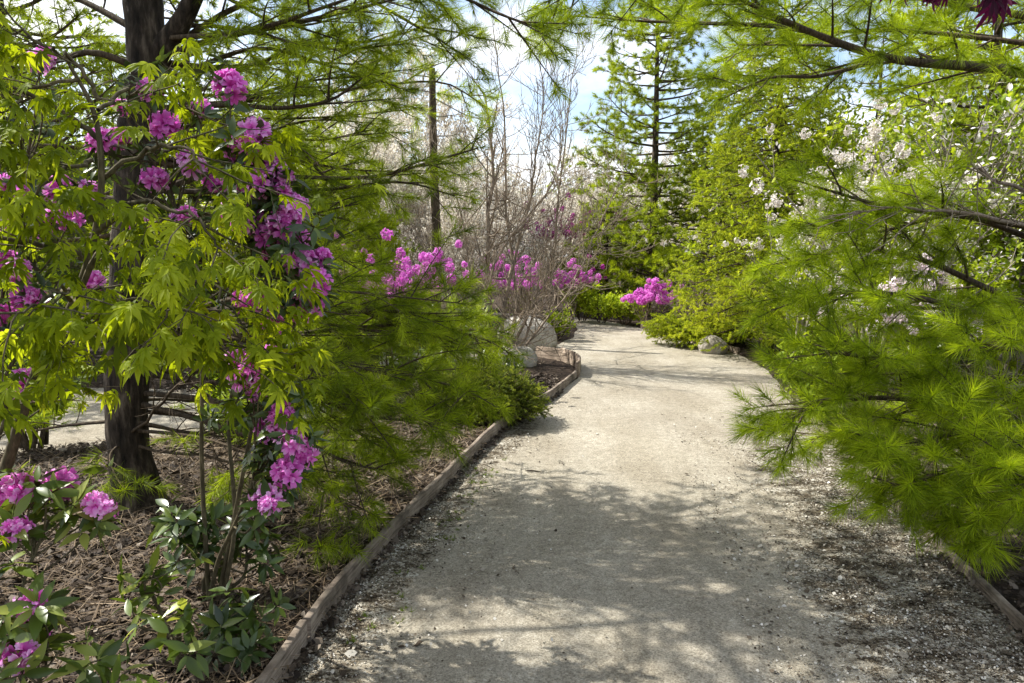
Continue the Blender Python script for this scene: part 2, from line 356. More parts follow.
# ------------------------------------------------------------------ needles
def needles(buf, rng, P, D, SL, n, Ln, wd, a0=68, a1=18, v=None, droop=0.12, segs=1, vvar=0.16):
    """each shoot (base P, direction D, length SL) carries n needles"""
    T = len(P)
    if T == 0: return
    P = np.asarray(P); D = unit(np.asarray(D)); SL = np.broadcast_to(np.asarray(SL, float), (T,))
    Ln = np.broadcast_to(np.asarray(Ln, float), (T,))
    v = np.full(T, 0.5) if v is None else np.asarray(v)
    t = rng.uniform(0, 1, (T, n)); al = np.radians(a0 + (a1 - a0) * t + rng.normal(0, 8, (T, n)))
    ph = rng.uniform(0, 2 * np.pi, (T, n)); U, Vv = perp(D)
    d = np.cos(al)[..., None] * D[:, None] + np.sin(al)[..., None] * (np.cos(ph)[..., None] * U[:, None] + np.sin(ph)[..., None] * Vv[:, None])
    d[..., 2] -= droop; d = unit(d)
    base = P[:, None] + D[:, None] * (SL[:, None] * t)[..., None]
    ln = Ln[:, None] * rng.uniform(.75, 1.12, (T, n))
    d = d.reshape(-1, 3); base = base.reshape(-1, 3); ln = ln.reshape(-1, 1)
    side = unit(np.cross(d, rng.normal(0, 1, d.shape))) * wd * 0.5
    vv = np.clip(np.repeat(v, n) + rng.normal(0, vvar, len(d)), 0, 1)
    N = len(d)
    if segs == 1:
        V = np.stack([base - side, base + side, base + d * ln], 1)
        buf.add(V.reshape(-1, 3), np.arange(N * 3).reshape(-1, 3), np.repeat(vv, 3))
    else:
        mid = base + d * ln * .55; tip = base + d * ln; tip[:, 2] -= (ln[:, 0] * 0.10)
        V = np.stack([base - side * .8, base + side * .8, mid + side, mid - side, tip], 1)
        k = np.arange(N)[:, None] * 5; s0 = buf.n
        buf.add(V.reshape(-1, 3), (k + np.array([0, 1, 2, 3])), np.repeat(vv, 5))
        buf.F[3].append(s0 + k + np.array([3, 2, 4]))

def bough(rng, axis, r0, side_len, spacing=0.11, twig=(0.10, 0.24), tsp=0.10, start=0.2, ang=52, droop=0.08, up=0.10, minr=0.0022, flat=0.5):
    """wood tubes and shoots of one conifer bough along the polyline axis"""
    wood = Buf(); sh = []
    m = len(axis); ln = np.linalg.norm(np.diff(axis, axis=0), axis=1).sum(); tt = np.linspace(0, 1, m)
    wood.tubes(axis, r0 * (1 - 0.82 * tt ** 0.9) + minr * .5, 7 if r0 > .02 else 5)
    tan = unit(np.gradient(axis, axis=0))
    at = lambda s: np.array([np.interp(s, tt, axis[:, k]) for k in range(3)])
    tg = lambda s: unit(np.array([np.interp(s, tt, tan[:, k]) for k in range(3)]))
    sgn = 1; s = start; sides = []; sr = []; tw = []; tr = []
    while s < 0.99:
        p = at(s); t = tg(s); upv = np.array([0, 0, 1.]) ; sd = unit(np.cross(t, upv)); pz = np.cross(sd, t)
        roll = rng.normal(0, flat); e = sgn * math.cos(roll) * sd + math.sin(roll) * pz
        th = R(ang + rng.normal(0, 9)); q = (s - start) / (1 - start)
        d = unit(math.cos(th) * t + math.sin(th) * e + np.array([0, 0, up]))
        Ls = side_len * (0.35 + 0.65 * math.sin(math.pi * min(1, .25 + q * .72))) * rng.uniform(.6, 1.15)
        Ls = max(0.08, Ls)
        k = np.linspace(0, 1, 6)[:, None]; bend = unit(t * .6 + rng.normal(0, .3, 3))
        pl = p + d * Ls * k + bend * Ls * .18 * k ** 2 + np.array([0, 0, -1]) * droop * Ls * k ** 2
        sides.append(pl); r1 = max(minr, min(r0 * .35, .004 + .010 * Ls)); sr.append(np.linspace(r1, minr * .8, 6))
        n = max(1, int(Ls / tsp)); dd = unit(pl[-1] - pl[0])
        sg2 = 1
        for j in range(n):
            u_ = (j + rng.uniform(.3, .9)) / n
            if u_ < 0.18: continue
            i = min(4, int(u_ * 5)); f = u_ * 5 - i; p2 = pl[i] * (1 - f) + pl[i + 1] * f
            dl = unit(pl[i + 1] - pl[i]); sd2 = unit(np.cross(dl, upv)); pz2 = np.cross(sd2, dl); rl = rng.normal(0, flat * 1.3)
            th2 = R(48 + rng.normal(0, 10))
            d2 = unit(math.cos(th2) * dl + math.sin(th2) * (sg2 * math.cos(rl) * sd2 + math.sin(rl) * pz2) + np.array([0, 0, up]))
            l2 = rng.uniform(*twig) * (1.1 - .5 * u_)
            tw.append(np.stack([p2, p2 + d2 * l2 * .5 + np.array([0, 0, -.01 * l2]), p2 + d2 * l2])); tr.append([minr * 1.1, minr * .9, minr * .6])
            sl = min(l2 * .8, .13); sh.append((p2 + d2 * (l2 - sl), d2, sl)); sg2 = -sg2
        dl = unit(pl[-1] - pl[-2]); sh.append((pl[-1] - dl * .09, dl, .11))
        sgn = -sgn; s += spacing / ln * rng.uniform(.7, 1.3)
    t = tan[-1]; sh.append((axis[-1] - t * .1, t, .13))
    if sides: wood.tubes(np.array(sides), np.array(sr), 4)
    if tw: wood.tubes(np.array(tw), np.array(tr), 3)
    P = np.array([x[0] for x in sh]); D = np.array([x[1] for x in sh]); SLn = np.array([x[2] for x in sh])
    return wood, P, D, SLn

# ------------------------------------------------------------------ branching for broadleaf trees and shrubs
def grow(rng, starts, levels, wob=0.12, trop=0.10, rmin=0.0025):
    """starts: (p, d, L, r). levels: list of (n children, length factor, angle, from). Returns list of arrays per level of 6-point polylines, radii, tips."""
    out = []; cur = [(np.array(p, float), unit(np.array(d, float)), Ln, r) for p, d, Ln, r in starts]
    for lv in range(len(levels) + 1):
        P = []; Rr = []; nxt = []
        for p, d, Ln, r in cur:
            pts = [p]; dd = d
            for k in range(5):
                dd = unit(dd + rng.normal(0, wob, 3) + np.array([0, 0, trop])); pts.append(pts[-1] + dd * Ln / 5)
            pts = np.array(pts); re = max(rmin * .6, r * (.5 if lv < len(levels) else .35)); P.append(pts); Rr.append(np.linspace(r, re, 6))
            if lv < len(levels):
                n, lf, an, fr = levels[lv]
                for c in range(max(1, int(round(n * rng.uniform(.75, 1.25))))):
                    u_ = fr + (1 - fr) * (c + rng.uniform(.2, 1)) / n; u_ = min(u_, .999); i = int(u_ * 5); f = u_ * 5 - i
                    q = pts[i] * (1 - f) + pts[i + 1] * f; dl = unit(pts[i + 1] - pts[i])
                    uu, vv = perp(dl[None]); ph = rng.uniform(0, 6.283); th = R(an + rng.normal(0, 9))
                    d2 = unit(math.cos(th) * dl + math.sin(th) * (math.cos(ph) * uu[0] + math.sin(ph) * vv[0]))
                    nxt.append((q, d2, Ln * lf * rng.uniform(.65, 1.2), max(rmin, re * .75)))
        out.append((np.array(P), np.array(Rr))); cur = nxt
    return out
def wood_of(skel, sides=(7, 5, 4, 3, 3)):
    b = Buf()
    for (P, Rr), s in zip(skel, sides): b.tubes(P, Rr, s)
    return b
def scatter_on(rng, P, n, jit=0.02, lo=0.3):
    """n points along each polyline with directions"""
    N, m, _ = P.shape; u_ = rng.uniform(lo, .999, (N, n)) * (m - 1); i = u_.astype(int); f = (u_ - i)[..., None]
    k = np.arange(N)[:, None]; p = P[k, i] * (1 - f) + P[k, i + 1] * f; d = unit(P[k, i + 1] - P[k, i])
    return (p + rng.normal(0, jit, p.shape)).reshape(-1, 3), d.reshape(-1, 3)
def leaves_on(buf, rng, P, n, tmpl, size, jit=0.02, spread=0.9, v=0.5, vs=0.2, upb=0.2, lo=0.2):
    p, d = scatter_on(rng, P, n, jit, lo)
    y = unit(d * .7 + rng.normal(0, spread, d.shape) + np.array([0, 0, upb])); z = unit(np.array([0, 0, 1.]) + rng.normal(0, .5, y.shape)); x = unit(np.cross(y, z)); z = np.cross(x, y)
    buf.stamp(tmpl[0], tmpl[1], p, x, y, z, size * rng.uniform(.7, 1.25, len(p)), np.clip(rng.normal(v, vs, len(p)), 0, 1))

# ------------------------------------------------------------------ ground and paths
def xy(*p): return G(*p)[:2]
left_edge = [xy(284, 683), xy(338, 603), xy(403, 530), xy(453, 480), xy(496, 437), xy(530, 411), xy(551, 400), xy(577, 378)]
tip = [xy(580, 374), xy(577, 367), xy(563, 362), xy(537, 359)]
right_edge = [xy(1020, 632), xy(860, 472), xy(800, 408), xy(768, 372), xy(738, 354), xy(700, 345), xy(670, 336), xy(640, 328), xy(604, 321)]
def extend(a, b, y):
    t = (y - a[1]) / (a[1] - b[1]); return a + (a - b) * t
Lx = extend(left_edge[0], left_edge[1], -4.0); Rx = extend(right_edge[0], right_edge[1], -4.0)
poly = [Lx] + left_edge + tip + [xy(470, 362), xy(380, 366), xy(380, 352), xy(500, 350), xy(552, 347), xy(574, 338), xy(578, 329), xy(570, 322), xy(540, 317.5), xy(470, 315), xy(470, 311.5), xy(560, 315.5)] + right_edge[::-1] + [Rx]
poly = np.array(poly)
side_poly = np.array([xy(-420, 468), xy(0, 462), xy(150, 446), xy(345, 424), xy(380, 404), xy(330, 392), xy(100, 386), xy(-420, 378)])
def sdf(P, pg):
    A = pg; B = np.roll(pg, -1, 0); best = np.full(len(P), 1e9); ins = np.zeros(len(P), bool)
    for a, b in zip(A, B):
        e = b - a; wv = P - a; t = np.clip((wv @ e) / (e @ e), 0, 1)
        best = np.minimum(best, np.linalg.norm(wv - t[:, None] * e, axis=1))
        c = (a[1] > P[:, 1]) != (b[1] > P[:, 1])
        if a[1] != b[1]: ins ^= c & (P[:, 0] < (b[0] - a[0]) * (P[:, 1] - a[1]) / (b[1] - a[1]) + a[0])
    return np.where(ins, -best, best)
def wob2(P, s=1.0):
    x, y = P[:, 0] * s, P[:, 1] * s
    return (np.sin(1.3 * x + .7 * y) + np.sin(2.9 * x - 1.7 * y + 1.2) * .5 + np.sin(-1.9 * x + 4.1 * y + .4) * .4 + np.sin(6.3 * x + 5.1 * y) * .2) / 2.1
def ground_z(P):
    d = np.minimum(sdf(P, poly), sdf(P, side_poly) + .05)
    s = np.clip((d + .10) / .18, 0, 1); s = s * s * (3 - 2 * s)
    bed = .035 + .025 * wob2(P) + .012 * wob2(P, 5.0) + .10 * np.clip((d - .3) / 2.5, 0, 1)
    return -.06 + s * (.06 + bed)
def axis_grid(lo, hi, a, b, fine):
    g = [np.arange(a, b, fine)]; x = b; st = fine
    while x < hi: g.append([x]); st *= 1.12; x += st
    x = a - fine; st = fine; l = []
    while x > lo: l.append(x); st *= 1.12; x -= st
    return np.concatenate([np.array(l[::-1])] + [np.array(q) for q in g])
gx = axis_grid(-420, 420, -6, 7, .09); gy = axis_grid(-120, 700, -1, 19, .09)
XX, YY = np.meshgrid(gx, gy); PP = np.stack([XX.ravel(), YY.ravel()], -1)
near = (np.abs(PP[:, 0]) < 20) & (PP[:, 1] < 40) & (PP[:, 1] > -12)
Z = np.full(len(PP), .12); Z[near] = ground_z(PP[near])
def grid_faces(nx, ny):
    i = np.arange(nx - 1); j = np.arange(ny - 1)[:, None] * nx
    return np.stack([i + j, i + 1 + j, i + 1 + nx + j, i + nx + j], -1).reshape(-1, 4)
b = Buf(); b.add(np.column_stack([PP, Z]), grid_faces(len(gx), len(gy)))
tag(b.build('ground', M['mulch']), kind='structure')

def path_sheet(name, pg, mat, lo, hi, cell=.09, kind='structure', z0=0.0):
    x = np.arange(lo[0], hi[0], cell); y = np.arange(lo[1], hi[1], cell); X, Y = np.meshgrid(x, y); P = np.stack([X.ravel(), Y.ravel()], -1)
    d = sdf(P, pg); Fa = grid_faces(len(x), len(y)); keep = (d[Fa] < .16).any(1)
    Fa = Fa[keep]; used, inv = np.unique(Fa, return_inverse=True)
    z = z0 + .006 * wob2(P[used], 2.2) + .003 * wob2(P[used], 7)
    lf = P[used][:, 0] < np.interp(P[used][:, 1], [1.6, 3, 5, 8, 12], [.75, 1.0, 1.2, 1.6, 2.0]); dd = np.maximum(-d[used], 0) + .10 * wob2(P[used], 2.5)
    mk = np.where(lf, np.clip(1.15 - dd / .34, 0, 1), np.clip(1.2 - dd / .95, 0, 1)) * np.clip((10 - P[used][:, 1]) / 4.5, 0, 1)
    b = Buf(); b.add(np.column_stack([P[used], z]), inv.reshape(-1, 4), mk); return tag(b.build(name, mat), kind=kind)
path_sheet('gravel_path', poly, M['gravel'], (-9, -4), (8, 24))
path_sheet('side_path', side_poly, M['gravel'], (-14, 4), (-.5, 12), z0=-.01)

# edging boards set on edge along the path
def edging(name, label, pts, hgt, thick, mat, side, blen, z0=-.02, seed=0, tilt=0.0):
    rng = np.random.default_rng(seed)
    P = curve(np.array([[p[0], p[1], 0] for p in pts]), 200); s = np.concatenate([[0], np.cumsum(np.linalg.norm(np.diff(P, axis=0), axis=1))])
    root = thing(name, label, 'edging', (P[0][0], P[0][1], 0))
    n = max(1, int(round(s[-1] / blen))); ed = np.linspace(0, s[-1], n + 1)
    for k in range(n):
        q = np.linspace(ed[k] + .005, ed[k + 1] - .005, 14)
        C = np.column_stack([np.interp(q, s, P[:, j]) for j in range(3)])
        t = unit(np.gradient(C, axis=0)); nrm = np.column_stack([-t[:, 1], t[:, 0], 0 * t[:, 0]]) * side
        h = hgt + rng.normal(0, .008) + .005 * np.sin(q * 3 + k) + .003 * np.sin(q * 11 + k * 2); jit = rng.normal(0, .006)
        up = np.array([0, 0, 1.])
        c = .004
        prof = [(0, z0 - .05), (0, None, -c), (c, None, 0), (thick - c, None, 0), (thick, None, -c), (thick, z0 - .05)]
        rings = []
        for pr in prof:
            zz = pr[1] if pr[1] is not None else h + pr[2]
            rings.append(C + nrm * (pr[0] + jit + tilt * (0 if pr[1] is not None else 1))[..., None] if False else C + nrm * (pr[0] + jit) + np.outer(np.broadcast_to(zz, (14,)), up))
        V = np.stack(rings, 1); Kp = len(prof); i = np.arange(13)[:, None] * Kp; j = np.arange(Kp - 1)
        Fa = np.stack([i + j, i + j + 1, i + j + 1 + Kp, i + j + Kp], -1).reshape(-1, 4)
        b = Buf(); b.add(V.reshape(-1, 3), Fa, .5)
        for e in (0, 13): b.add(V[e], [[0, 1, 4, 5], [1, 2, 3, 4]])
        b.build('board', mat, root, smooth=False)
    return root
Lnear = extend(left_edge[0], left_edge[1], .6)
edging('path_edging', 'long weathered brown board edging along the left side of the gravel path', [Lnear] + left_edge, .105, .032, M['board'], 1, 2.3, seed=1)
edging('path_edging', 'short silvered board edging curving round the tip of the bed by the side opening', [left_edge[-1] + np.array([.01, .03])] + tip, .20, .034, M['board_pale'], 1, .55, seed=2)
Rnear = extend(right_edge[0], right_edge[1], .6)
edging('path_edging', 'low dark board edging under the right pine boughs', [Rnear] + right_edge[:3], .055, .03, M['board'], -1, 2.3, seed=3)
edging('path_edging', 'far low edging in front of the juniper and right boulder', right_edge[4:8], .10, .04, M['board_pale'], -1, 1.2, seed=4)

# ------------------------------------------------------------------ litter, straw, grit, grass (nobody could count them)
rng = np.random.default_rng(5)
def flat_bits(name, mat, pts, size, asp, tilt, lift, vmean=.5, vs=.25, curl=.15, kind='stuff', seed=1):
    r = np.random.default_rng(seed); n = len(pts)
    z = ground_z(pts); dpa = sdf(pts, poly); z = np.where(dpa < .02, np.maximum(z, .004), z)
    dps = sdf(pts, side_poly); z = np.where(dps < .05, np.maximum(z, .0), z)
    p = np.column_stack([pts, z + lift * r.uniform(.2, 1.3, n)])
    a = r.uniform(0, 6.283, n); y = np.column_stack([np.cos(a), np.sin(a), r.normal(0, tilt, n)]); y = unit(y)
    zz = unit(np.column_stack([r.normal(0, tilt, (n, 2)), np.ones(n)])); x = unit(np.cross(y, zz)); zz = np.cross(x, y)
    tv = np.array([[-.5 * asp, -.5, 0], [.5 * asp, -.45, 0], [.62 * asp, .02, -curl], [.35 * asp, .5, 0], [-.4 * asp, .42, 0], [-.6 * asp, 0, curl * .6]])
    tf = np.array([[0, 1, 2, 5], [5, 2, 3, 4]])
    b = Buf(); b.stamp(tv, tf, p, x, y, zz, size * r.lognormal(0, .45, n), np.clip(r.normal(vmean, vs, n), 0, 1))
    return tag(b.build(name, mat, smooth=False), kind=kind)
def bed_points(n, lo, hi, dmin=.0, power=1.6, seed=2):
    r = np.random.default_rng(seed); Y = lo[1] + (hi[1] - lo[1]) * r.uniform(0, 1, n) ** power; X = r.uniform(lo[0], hi[0], n)
    P = np.column_stack([X, Y]); return P[(sdf(P, poly) > dmin) & (sdf(P, side_poly) > -.3)]
lp = np.vstack([bed_points(105000, (-4.2, 1.2), (.6, 9.5), -.05, 1.5, 2), bed_points(24000, (1.2, 1), (4.6, 9), -.06, 1.4, 3)])
flat_bits('leaf_litter', M['litter'], lp, .026, .50, .42, .022, .50, .24, seed=1)
sp_ = bed_points(52000, (-4, 1.5), (.4, 7.5), .0, 1.3, 4)
flat_bits('pine_straw', M['straw'], sp_, .10, .018, .28, .035, .5, .25, 0, seed=2)
def path_points(n, seed):
    r = np.random.default_rng(seed); P = np.column_stack([r.uniform(-1.6, 4.2, n), 1.6 + 11 * r.uniform(0, 1, n) ** 1.7]); d = -sdf(P, poly)
    lf = P[:, 0] < np.interp(P[:, 1], [1.6, 3, 5, 8, 12], [.75, 1.0, 1.2, 1.6, 2.0])
    wdt = np.where(lf, .18, .62) * (1 + .5 * wob2(P, 3))
    keep = (d > 0) & (r.uniform(0, 1, n) < np.exp(-d / np.maximum(wdt, .05)) * (.55 + .45 * wob2(P, 6.0)) * np.clip((8.0 - P[:, 1]) / 3.5, 0, 1) + .002)
    return P[keep]
flat_bits('path_debris', M['grit'], path_points(420000, 6), .0085, .62, .3, .006, .42, .26, seed=3)
flat_bits('path_grit', M['grit'], path_points(520000, 16), .0058, .8, .5, .003, .47, .30, seed=4)
tw_ = G(533, 473); b = Buf(); ax = curve([[tw_[0] - .05, tw_[1] + .02, .012], [tw_[0], tw_[1], .016], [tw_[0] + .06, tw_[1] - .01, .011]], 8); b.tubes(ax, np.array([.004, .006, .007, .007, .006, .006, .004, .002]), 6)
tag(b.build('fallen_twig', M['bark_dark']), 'small dark twig lying on the open gravel of the path', 'twig')
# little tufts of grass along the inside of the left edging
gp = []
for k in range(34):
    s_ = rng.uniform(.05, .75); base = left_edge[0] * (1 - s_) + left_edge[4] * s_; nrm_ = np.array([.72, .69]); gp.append(base + nrm_ * rng.uniform(.15, .42) + rng.normal(0, .03, 2))
gp = np.array(gp); b = Buf(); T = np.column_stack([gp, np.zeros(len(gp))])
needles(b, rng, np.repeat(T, 3, 0) + rng.normal(0, .02, (len(T) * 3, 3)) * [1, 1, 0], np.tile([0, 0, 1.], (len(T) * 3, 1)), .004, 9, .028, .004, 75, 25, droop=.1)
tag(b.build('grass', M['grass']), kind='stuff')

# ------------------------------------------------------------------ rocks
def rock(name, label, base, dims, seed, flat_top=0.0, rz=0):
    import bmesh
    r = np.random.default_rng(seed); bm = bmesh.new(); bmesh.ops.create_icosphere(bm, subdivisions=5, radius=1)
    V = np.array([v.co[:] for v in bm.verts]); Fa = np.array([[v.index for v in f.verts] for f in bm.faces]); bm.free()
    N0 = V.copy(); h = np.zeros(len(V))
    for k in range(14):
        d = unit(r.normal(0, 1, 3)); c = r.uniform(.62, .95); h = np.minimum(h, c - (N0 @ d)) if k else np.minimum(0, c - (N0 @ d))
    V = N0 * (1 + .5 * h)[:, None]
    for fq, am in ((2.1, .05), (4.7, .025), (11, .010), (24, .005)):
        ph = r.uniform(0, 6.28, 3); V += N0 * (am * np.sin(fq * N0[:, 0] + ph[0]) * np.sin(fq * N0[:, 1] + ph[1] + fq * .3 * N0[:, 2]) + am * .6 * np.sin(fq * 1.3 * N0[:, 2] + ph[2] + fq * N0[:, 0]))[:, None]
    V = V * np.array(dims) / 2; c, s_ = math.cos(rz), math.sin(rz); V = np.column_stack([V[:, 0] * c - V[:, 1] * s_, V[:, 0] * s_ + V[:, 1] * c, V[:, 2]])
    root = np.array([base[0], base[1], 0.])
    b = Buf(); b.add(V + np.array([0, 0, dims[2] * .20]), Fa)
    o = b.build(name, M['stone']); o.location = tuple(root)
    return tag(o, label, 'boulder')
p = G(527, 351); rock('boulder', 'large rounded pale boulder between the bare tree and the green shrub at the path bend', (p[0], p[1] + .45), (1.05, .9, .86), 3)
p = G(518, 371); rock('boulder', 'small blocky grey rock in front of the large pale boulder', (p[0], p[1] + .2), (.60, .5, .52), 8, rz=.5)
p = G(717, 355); rock('boulder', 'squat grey boulder beside the juniper at the right edge of the path', (p[0], p[1] + .25), (.52, .45, .40), 12)
p = G(684, 318); rock('boulder', 'pale flat-topped rock behind the magenta azalea and bare shrub', (p[0], p[1] + 2.2), (1.5, 1.1, 1.0), 15)

# ------------------------------------------------------------------ left white pine
def px_axis(ctrl, m=16):
    return curve([W(*c) for c in ctrl], m)
rng = np.random.default_rng(11)
BL = np.array([-2.24, 4.32, 0.02])
pine = thing('white_pine', 'tall dark-trunked white pine standing behind the maple left of the path', 'pine tree', BL)
tr = Buf()
tax = curve([BL + [0, 0, -.15], BL + [0.0, 0, .05], W(127, 430, 4.32), W(130, 300, 4.32), W(136, 150, 4.34), W(146, 62, 4.36), W(140, -40, 4.38), W(128, -260, 4.4), W(140, -700, 4.4), W(140, -1050, 4.4)], 60)
zr = tax[:, 2]; trad = np.interp(zr, [-.2, .05, .25, 1.0, 2.6, 3.0, 5.5, 9.2], [.19, .165, .128, .112, .105, .10, .07, .015])
trad = trad * (1 + .05 * np.sin(zr * 9) + .03 * np.sin(zr * 23 + 1))
tr.tubes(tax, trad, 18)
tr.build('trunk', M['bark_dark'], pine)
fk = Buf(); fa = curve([W(146, 70, 4.36), W(165, 45, 4.34), W(186, 14, 4.3), W(206, -40, 4.25), W(226, -160, 4.2), W(240, -400, 4.2)], 24)
fk.tubes(fa, np.linspace(.075, .018, 24), 12); fk.build('fork_limb', M['bark_dark'], pine)
def add_bough(parent, ctrl, r0, mats, rng, n=46, ln=.088, wd=.0024, segs=1, v=(.5, .17), m=16, **kw):
    ax = px_axis(ctrl, m) if len(ctrl[0]) == 3 and not isinstance(ctrl, np.ndarray) else ctrl
    wood, P, D, SLn = bough(rng, ax, r0, **kw)
    o = wood.build('bough', mats[0], parent)
    nb = Buf(); vv = np.clip(rng.normal(v[0], v[1], len(P)), 0, 1)
    needles(nb, rng, P, D, SLn, n, ln * rng.uniform(.85, 1.15, len(P)), wd, v=vv, segs=segs)
    nb.build('needles', mats[1], o)
    return o, len(P)
ML = (M['bark_twig'], M['needle_left'])
left_boughs = [
    # upper boughs crossing the top left of the picture
    ([(146, 62, 4.36), (220, 38, 4.3), (300, 22, 4.2), (360, 8, 4.15), (430, -10, 4.1)], .022, dict(side_len=.50, spacing=.14)),
    ([(140, 96, 4.35), (200, 66, 4.4), (262, 48, 4.5), (330, 66, 4.6), (392, 84, 4.7)], .020, dict(side_len=.50, spacing=.13)),
    ([(138, 120, 4.35), (215, 105, 4.2), (280, 108, 4.1), (330, 100, 4.0), (362, 78, 3.95)], .020, dict(side_len=.42, spacing=.12)),
    ([(150, 62, 4.36), (240, 5, 4.4), (330, -15, 4.5), (420, 28, 4.6), (455, 50, 4.65)], .020, dict(side_len=.48, spacing=.15)),
    ([(135, 160, 4.34), (215, 168, 4.4), (285, 176, 4.4), (370, 177, 4.4), (430, 162, 4.4), (478, 148, 4.4)], .020, dict(side_len=.42, spacing=.13, start=.42)),
    ([(135, 190, 4.34), (230, 192, 4.4), (320, 190, 4.5), (400, 182, 4.5), (455, 196, 4.5)], .018, dict(side_len=.46, spacing=.15, start=.4)),
    ([(134, 200, 4.34), (225, 165, 4.6), (272, 132, 4.7), (318, 170, 4.8), (345, 200, 4.9)], .022, dict(side_len=.50, spacing=.13, start=.25)),
    # boughs to the left of the trunk
    ([(136, 66, 4.36), (90, 52, 4.3), (45, 62, 4.3), (-20, 40, 4.2), (-90, 30, 4.2)], .022, dict(side_len=.5, spacing=.13)),
    ([(134, 200, 4.34), (70, 195, 4.6), (0, 178, 4.8), (-90, 170, 5.0)], .02, dict(side_len=.5, spacing=.14)),
    ([(136, 30, 4.36), (80, 0, 4.5), (20, -20, 4.6), (-60, -40, 4.6)], .022, dict(side_len=.55, spacing=.14)),
    ([(130, 290, 4.33), (60, 290, 4.8), (0, 300, 5.1), (-80, 290, 5.4)], .02, dict(side_len=.5, spacing=.16)),
    # low boughs reaching toward the path
    ([(131, 300, 4.32), (230, 275, 4.5), (290, 262, 4.7), (330, 256, 4.8), (362, 262, 4.9)], .022, dict(side_len=.55, spacing=.12, start=.3)),
    ([(130, 322, 4.32), (225, 322, 4.4), (300, 318, 4.5), (352, 312, 4.6), (410, 312, 4.7), (452, 318, 4.8)], .024, dict(side_len=.60, spacing=.11, start=.3)),
    ([(130, 335, 4.32), (240, 340, 4.5), (330, 330, 4.7), (420, 325, 4.9), (490, 340, 5.0)], .022, dict(side_len=.60, spacing=.11, start=.3)),
    ([(129, 350, 4.32), (240, 362, 4.3), (330, 368, 4.3), (410, 375, 4.3), (470, 392, 4.3)], .022, dict(side_len=.60, spacing=.11, start=.35)),
    ([(128, 372, 4.32), (230, 385, 4.2), (310, 398, 4.1), (380, 418, 4.05), (445, 420, 4.0)], .020, dict(side_len=.55, spacing=.11, start=.38)),
    ([(127, 392, 4.32), (220, 402, 4.2), (290, 432, 4.0), (345, 462, 3.9), (385, 470, 3.85)], .018, dict(side_len=.45, spacing=.11, start=.4)),
    ([(127, 400, 4.32), (230, 430, 4.1), (290, 460, 3.9), (330, 492, 3.8), (352, 512, 3.75)], .016, dict(side_len=.34, spacing=.11, start=.5)),
    ([(129, 345, 4.32), (230, 300, 4.9), (320, 322, 5.2), (400, 330, 5.4), (450, 335, 5.5)], .022, dict(side_len=.6, spacing=.13, start=.35)),
    ([(127, 440, 4.32), (110, 455, 4.1), (118, 480, 4.0), (130, 492, 3.95)], .008, dict(side_len=.2, spacing=.10, start=.2)),
]
for k in range(14):
    ex = rng.uniform(345, 475); ey = 300 + (k / 13) * 185 + rng.uniform(-12, 12); ex -= max(0, ey - 420) * .9; Ye = rng.uniform(3.9, 5.6); sy = np.interp(ey, [300, 490], [235, 400]) + rng.uniform(-45, 45)
    left_boughs.append(([(131, sy, 4.32), (131 + (ex - 131) * .4, sy + (ey - sy) * .25, 4.32 + (Ye - 4.32) * .45), (131 + (ex - 131) * .72, sy + (ey - sy) * .62 + rng.uniform(-14, 8), 4.32 + (Ye - 4.32) * .8), (ex, ey, Ye)], .012, dict(side_len=.46, spacing=.12, start=.42)))
for k in range(9):
    ey = 10 + k * 24 + rng.uniform(-8, 8); ex = rng.uniform(330, 455); Ye = rng.uniform(4.3, 5.6); sy = ey * .8 + rng.uniform(-20, 60)
    left_boughs.append(([(136, sy, 4.34), (215, sy * .7 + ey * .3 + rng.uniform(-14, 14), 4.34 + (Ye - 4.34) * .4), (136 + (ex - 136) * .68, ey + rng.uniform(-4, 16), 4.34 + (Ye - 4.34) * .75), (ex, ey, Ye)], .016, dict(side_len=.46, spacing=.13, start=.28)))
for e in ([(127, 430, 4.32), (190, 436, 4.0), (245, 452, 3.8), (300, 480, 3.7)], [(127, 410, 4.32), (200, 418, 4.6), (280, 430, 4.8), (350, 450, 4.9)], [(127, 420, 4.32), (70, 425, 4.5), (20, 432, 4.6), (-40, 430, 4.7)], [(127, 400, 4.32), (180, 400, 4.8), (250, 408, 5.2), (330, 425, 5.4)]): left_boughs.append((e, .012, dict(side_len=.36, spacing=.12, start=.3)))
for e in ([(140, 110, 4.36), (250, 100, 4.8), (360, 88, 5.4), (440, 82, 5.9), (482, 104, 6.1)], [(150, 0, 4.36), (300, -50, 4.2), (420, -20, 4.1), (500, 14, 4.05), (545, 30, 4.0)], [(150, -30, 4.36), (280, -70, 4.8), (400, -40, 5.1), (480, 0, 5.3)], [(140, 60, 4.36), (230, 70, 4.6), (310, 45, 4.8), (380, 40, 5.0), (440, 20, 5.1)], [(145, 40, 4.36), (250, 30, 4.1), (330, 5, 4.0), (400, -20, 3.9)], [(138, 110, 4.36), (230, 120, 4.8), (310, 140, 5.0), (370, 130, 5.1)]): left_boughs.append((e, .018, dict(side_len=.5, spacing=.13, start=.25)))
cnt = 0
for c, r0, kw in left_boughs:
    o, k = add_bough(pine, c, r0, ML, rng, n=68, ln=.095, wd=.0029, tsp=.078, v=(.5, .26), **kw); cnt += k
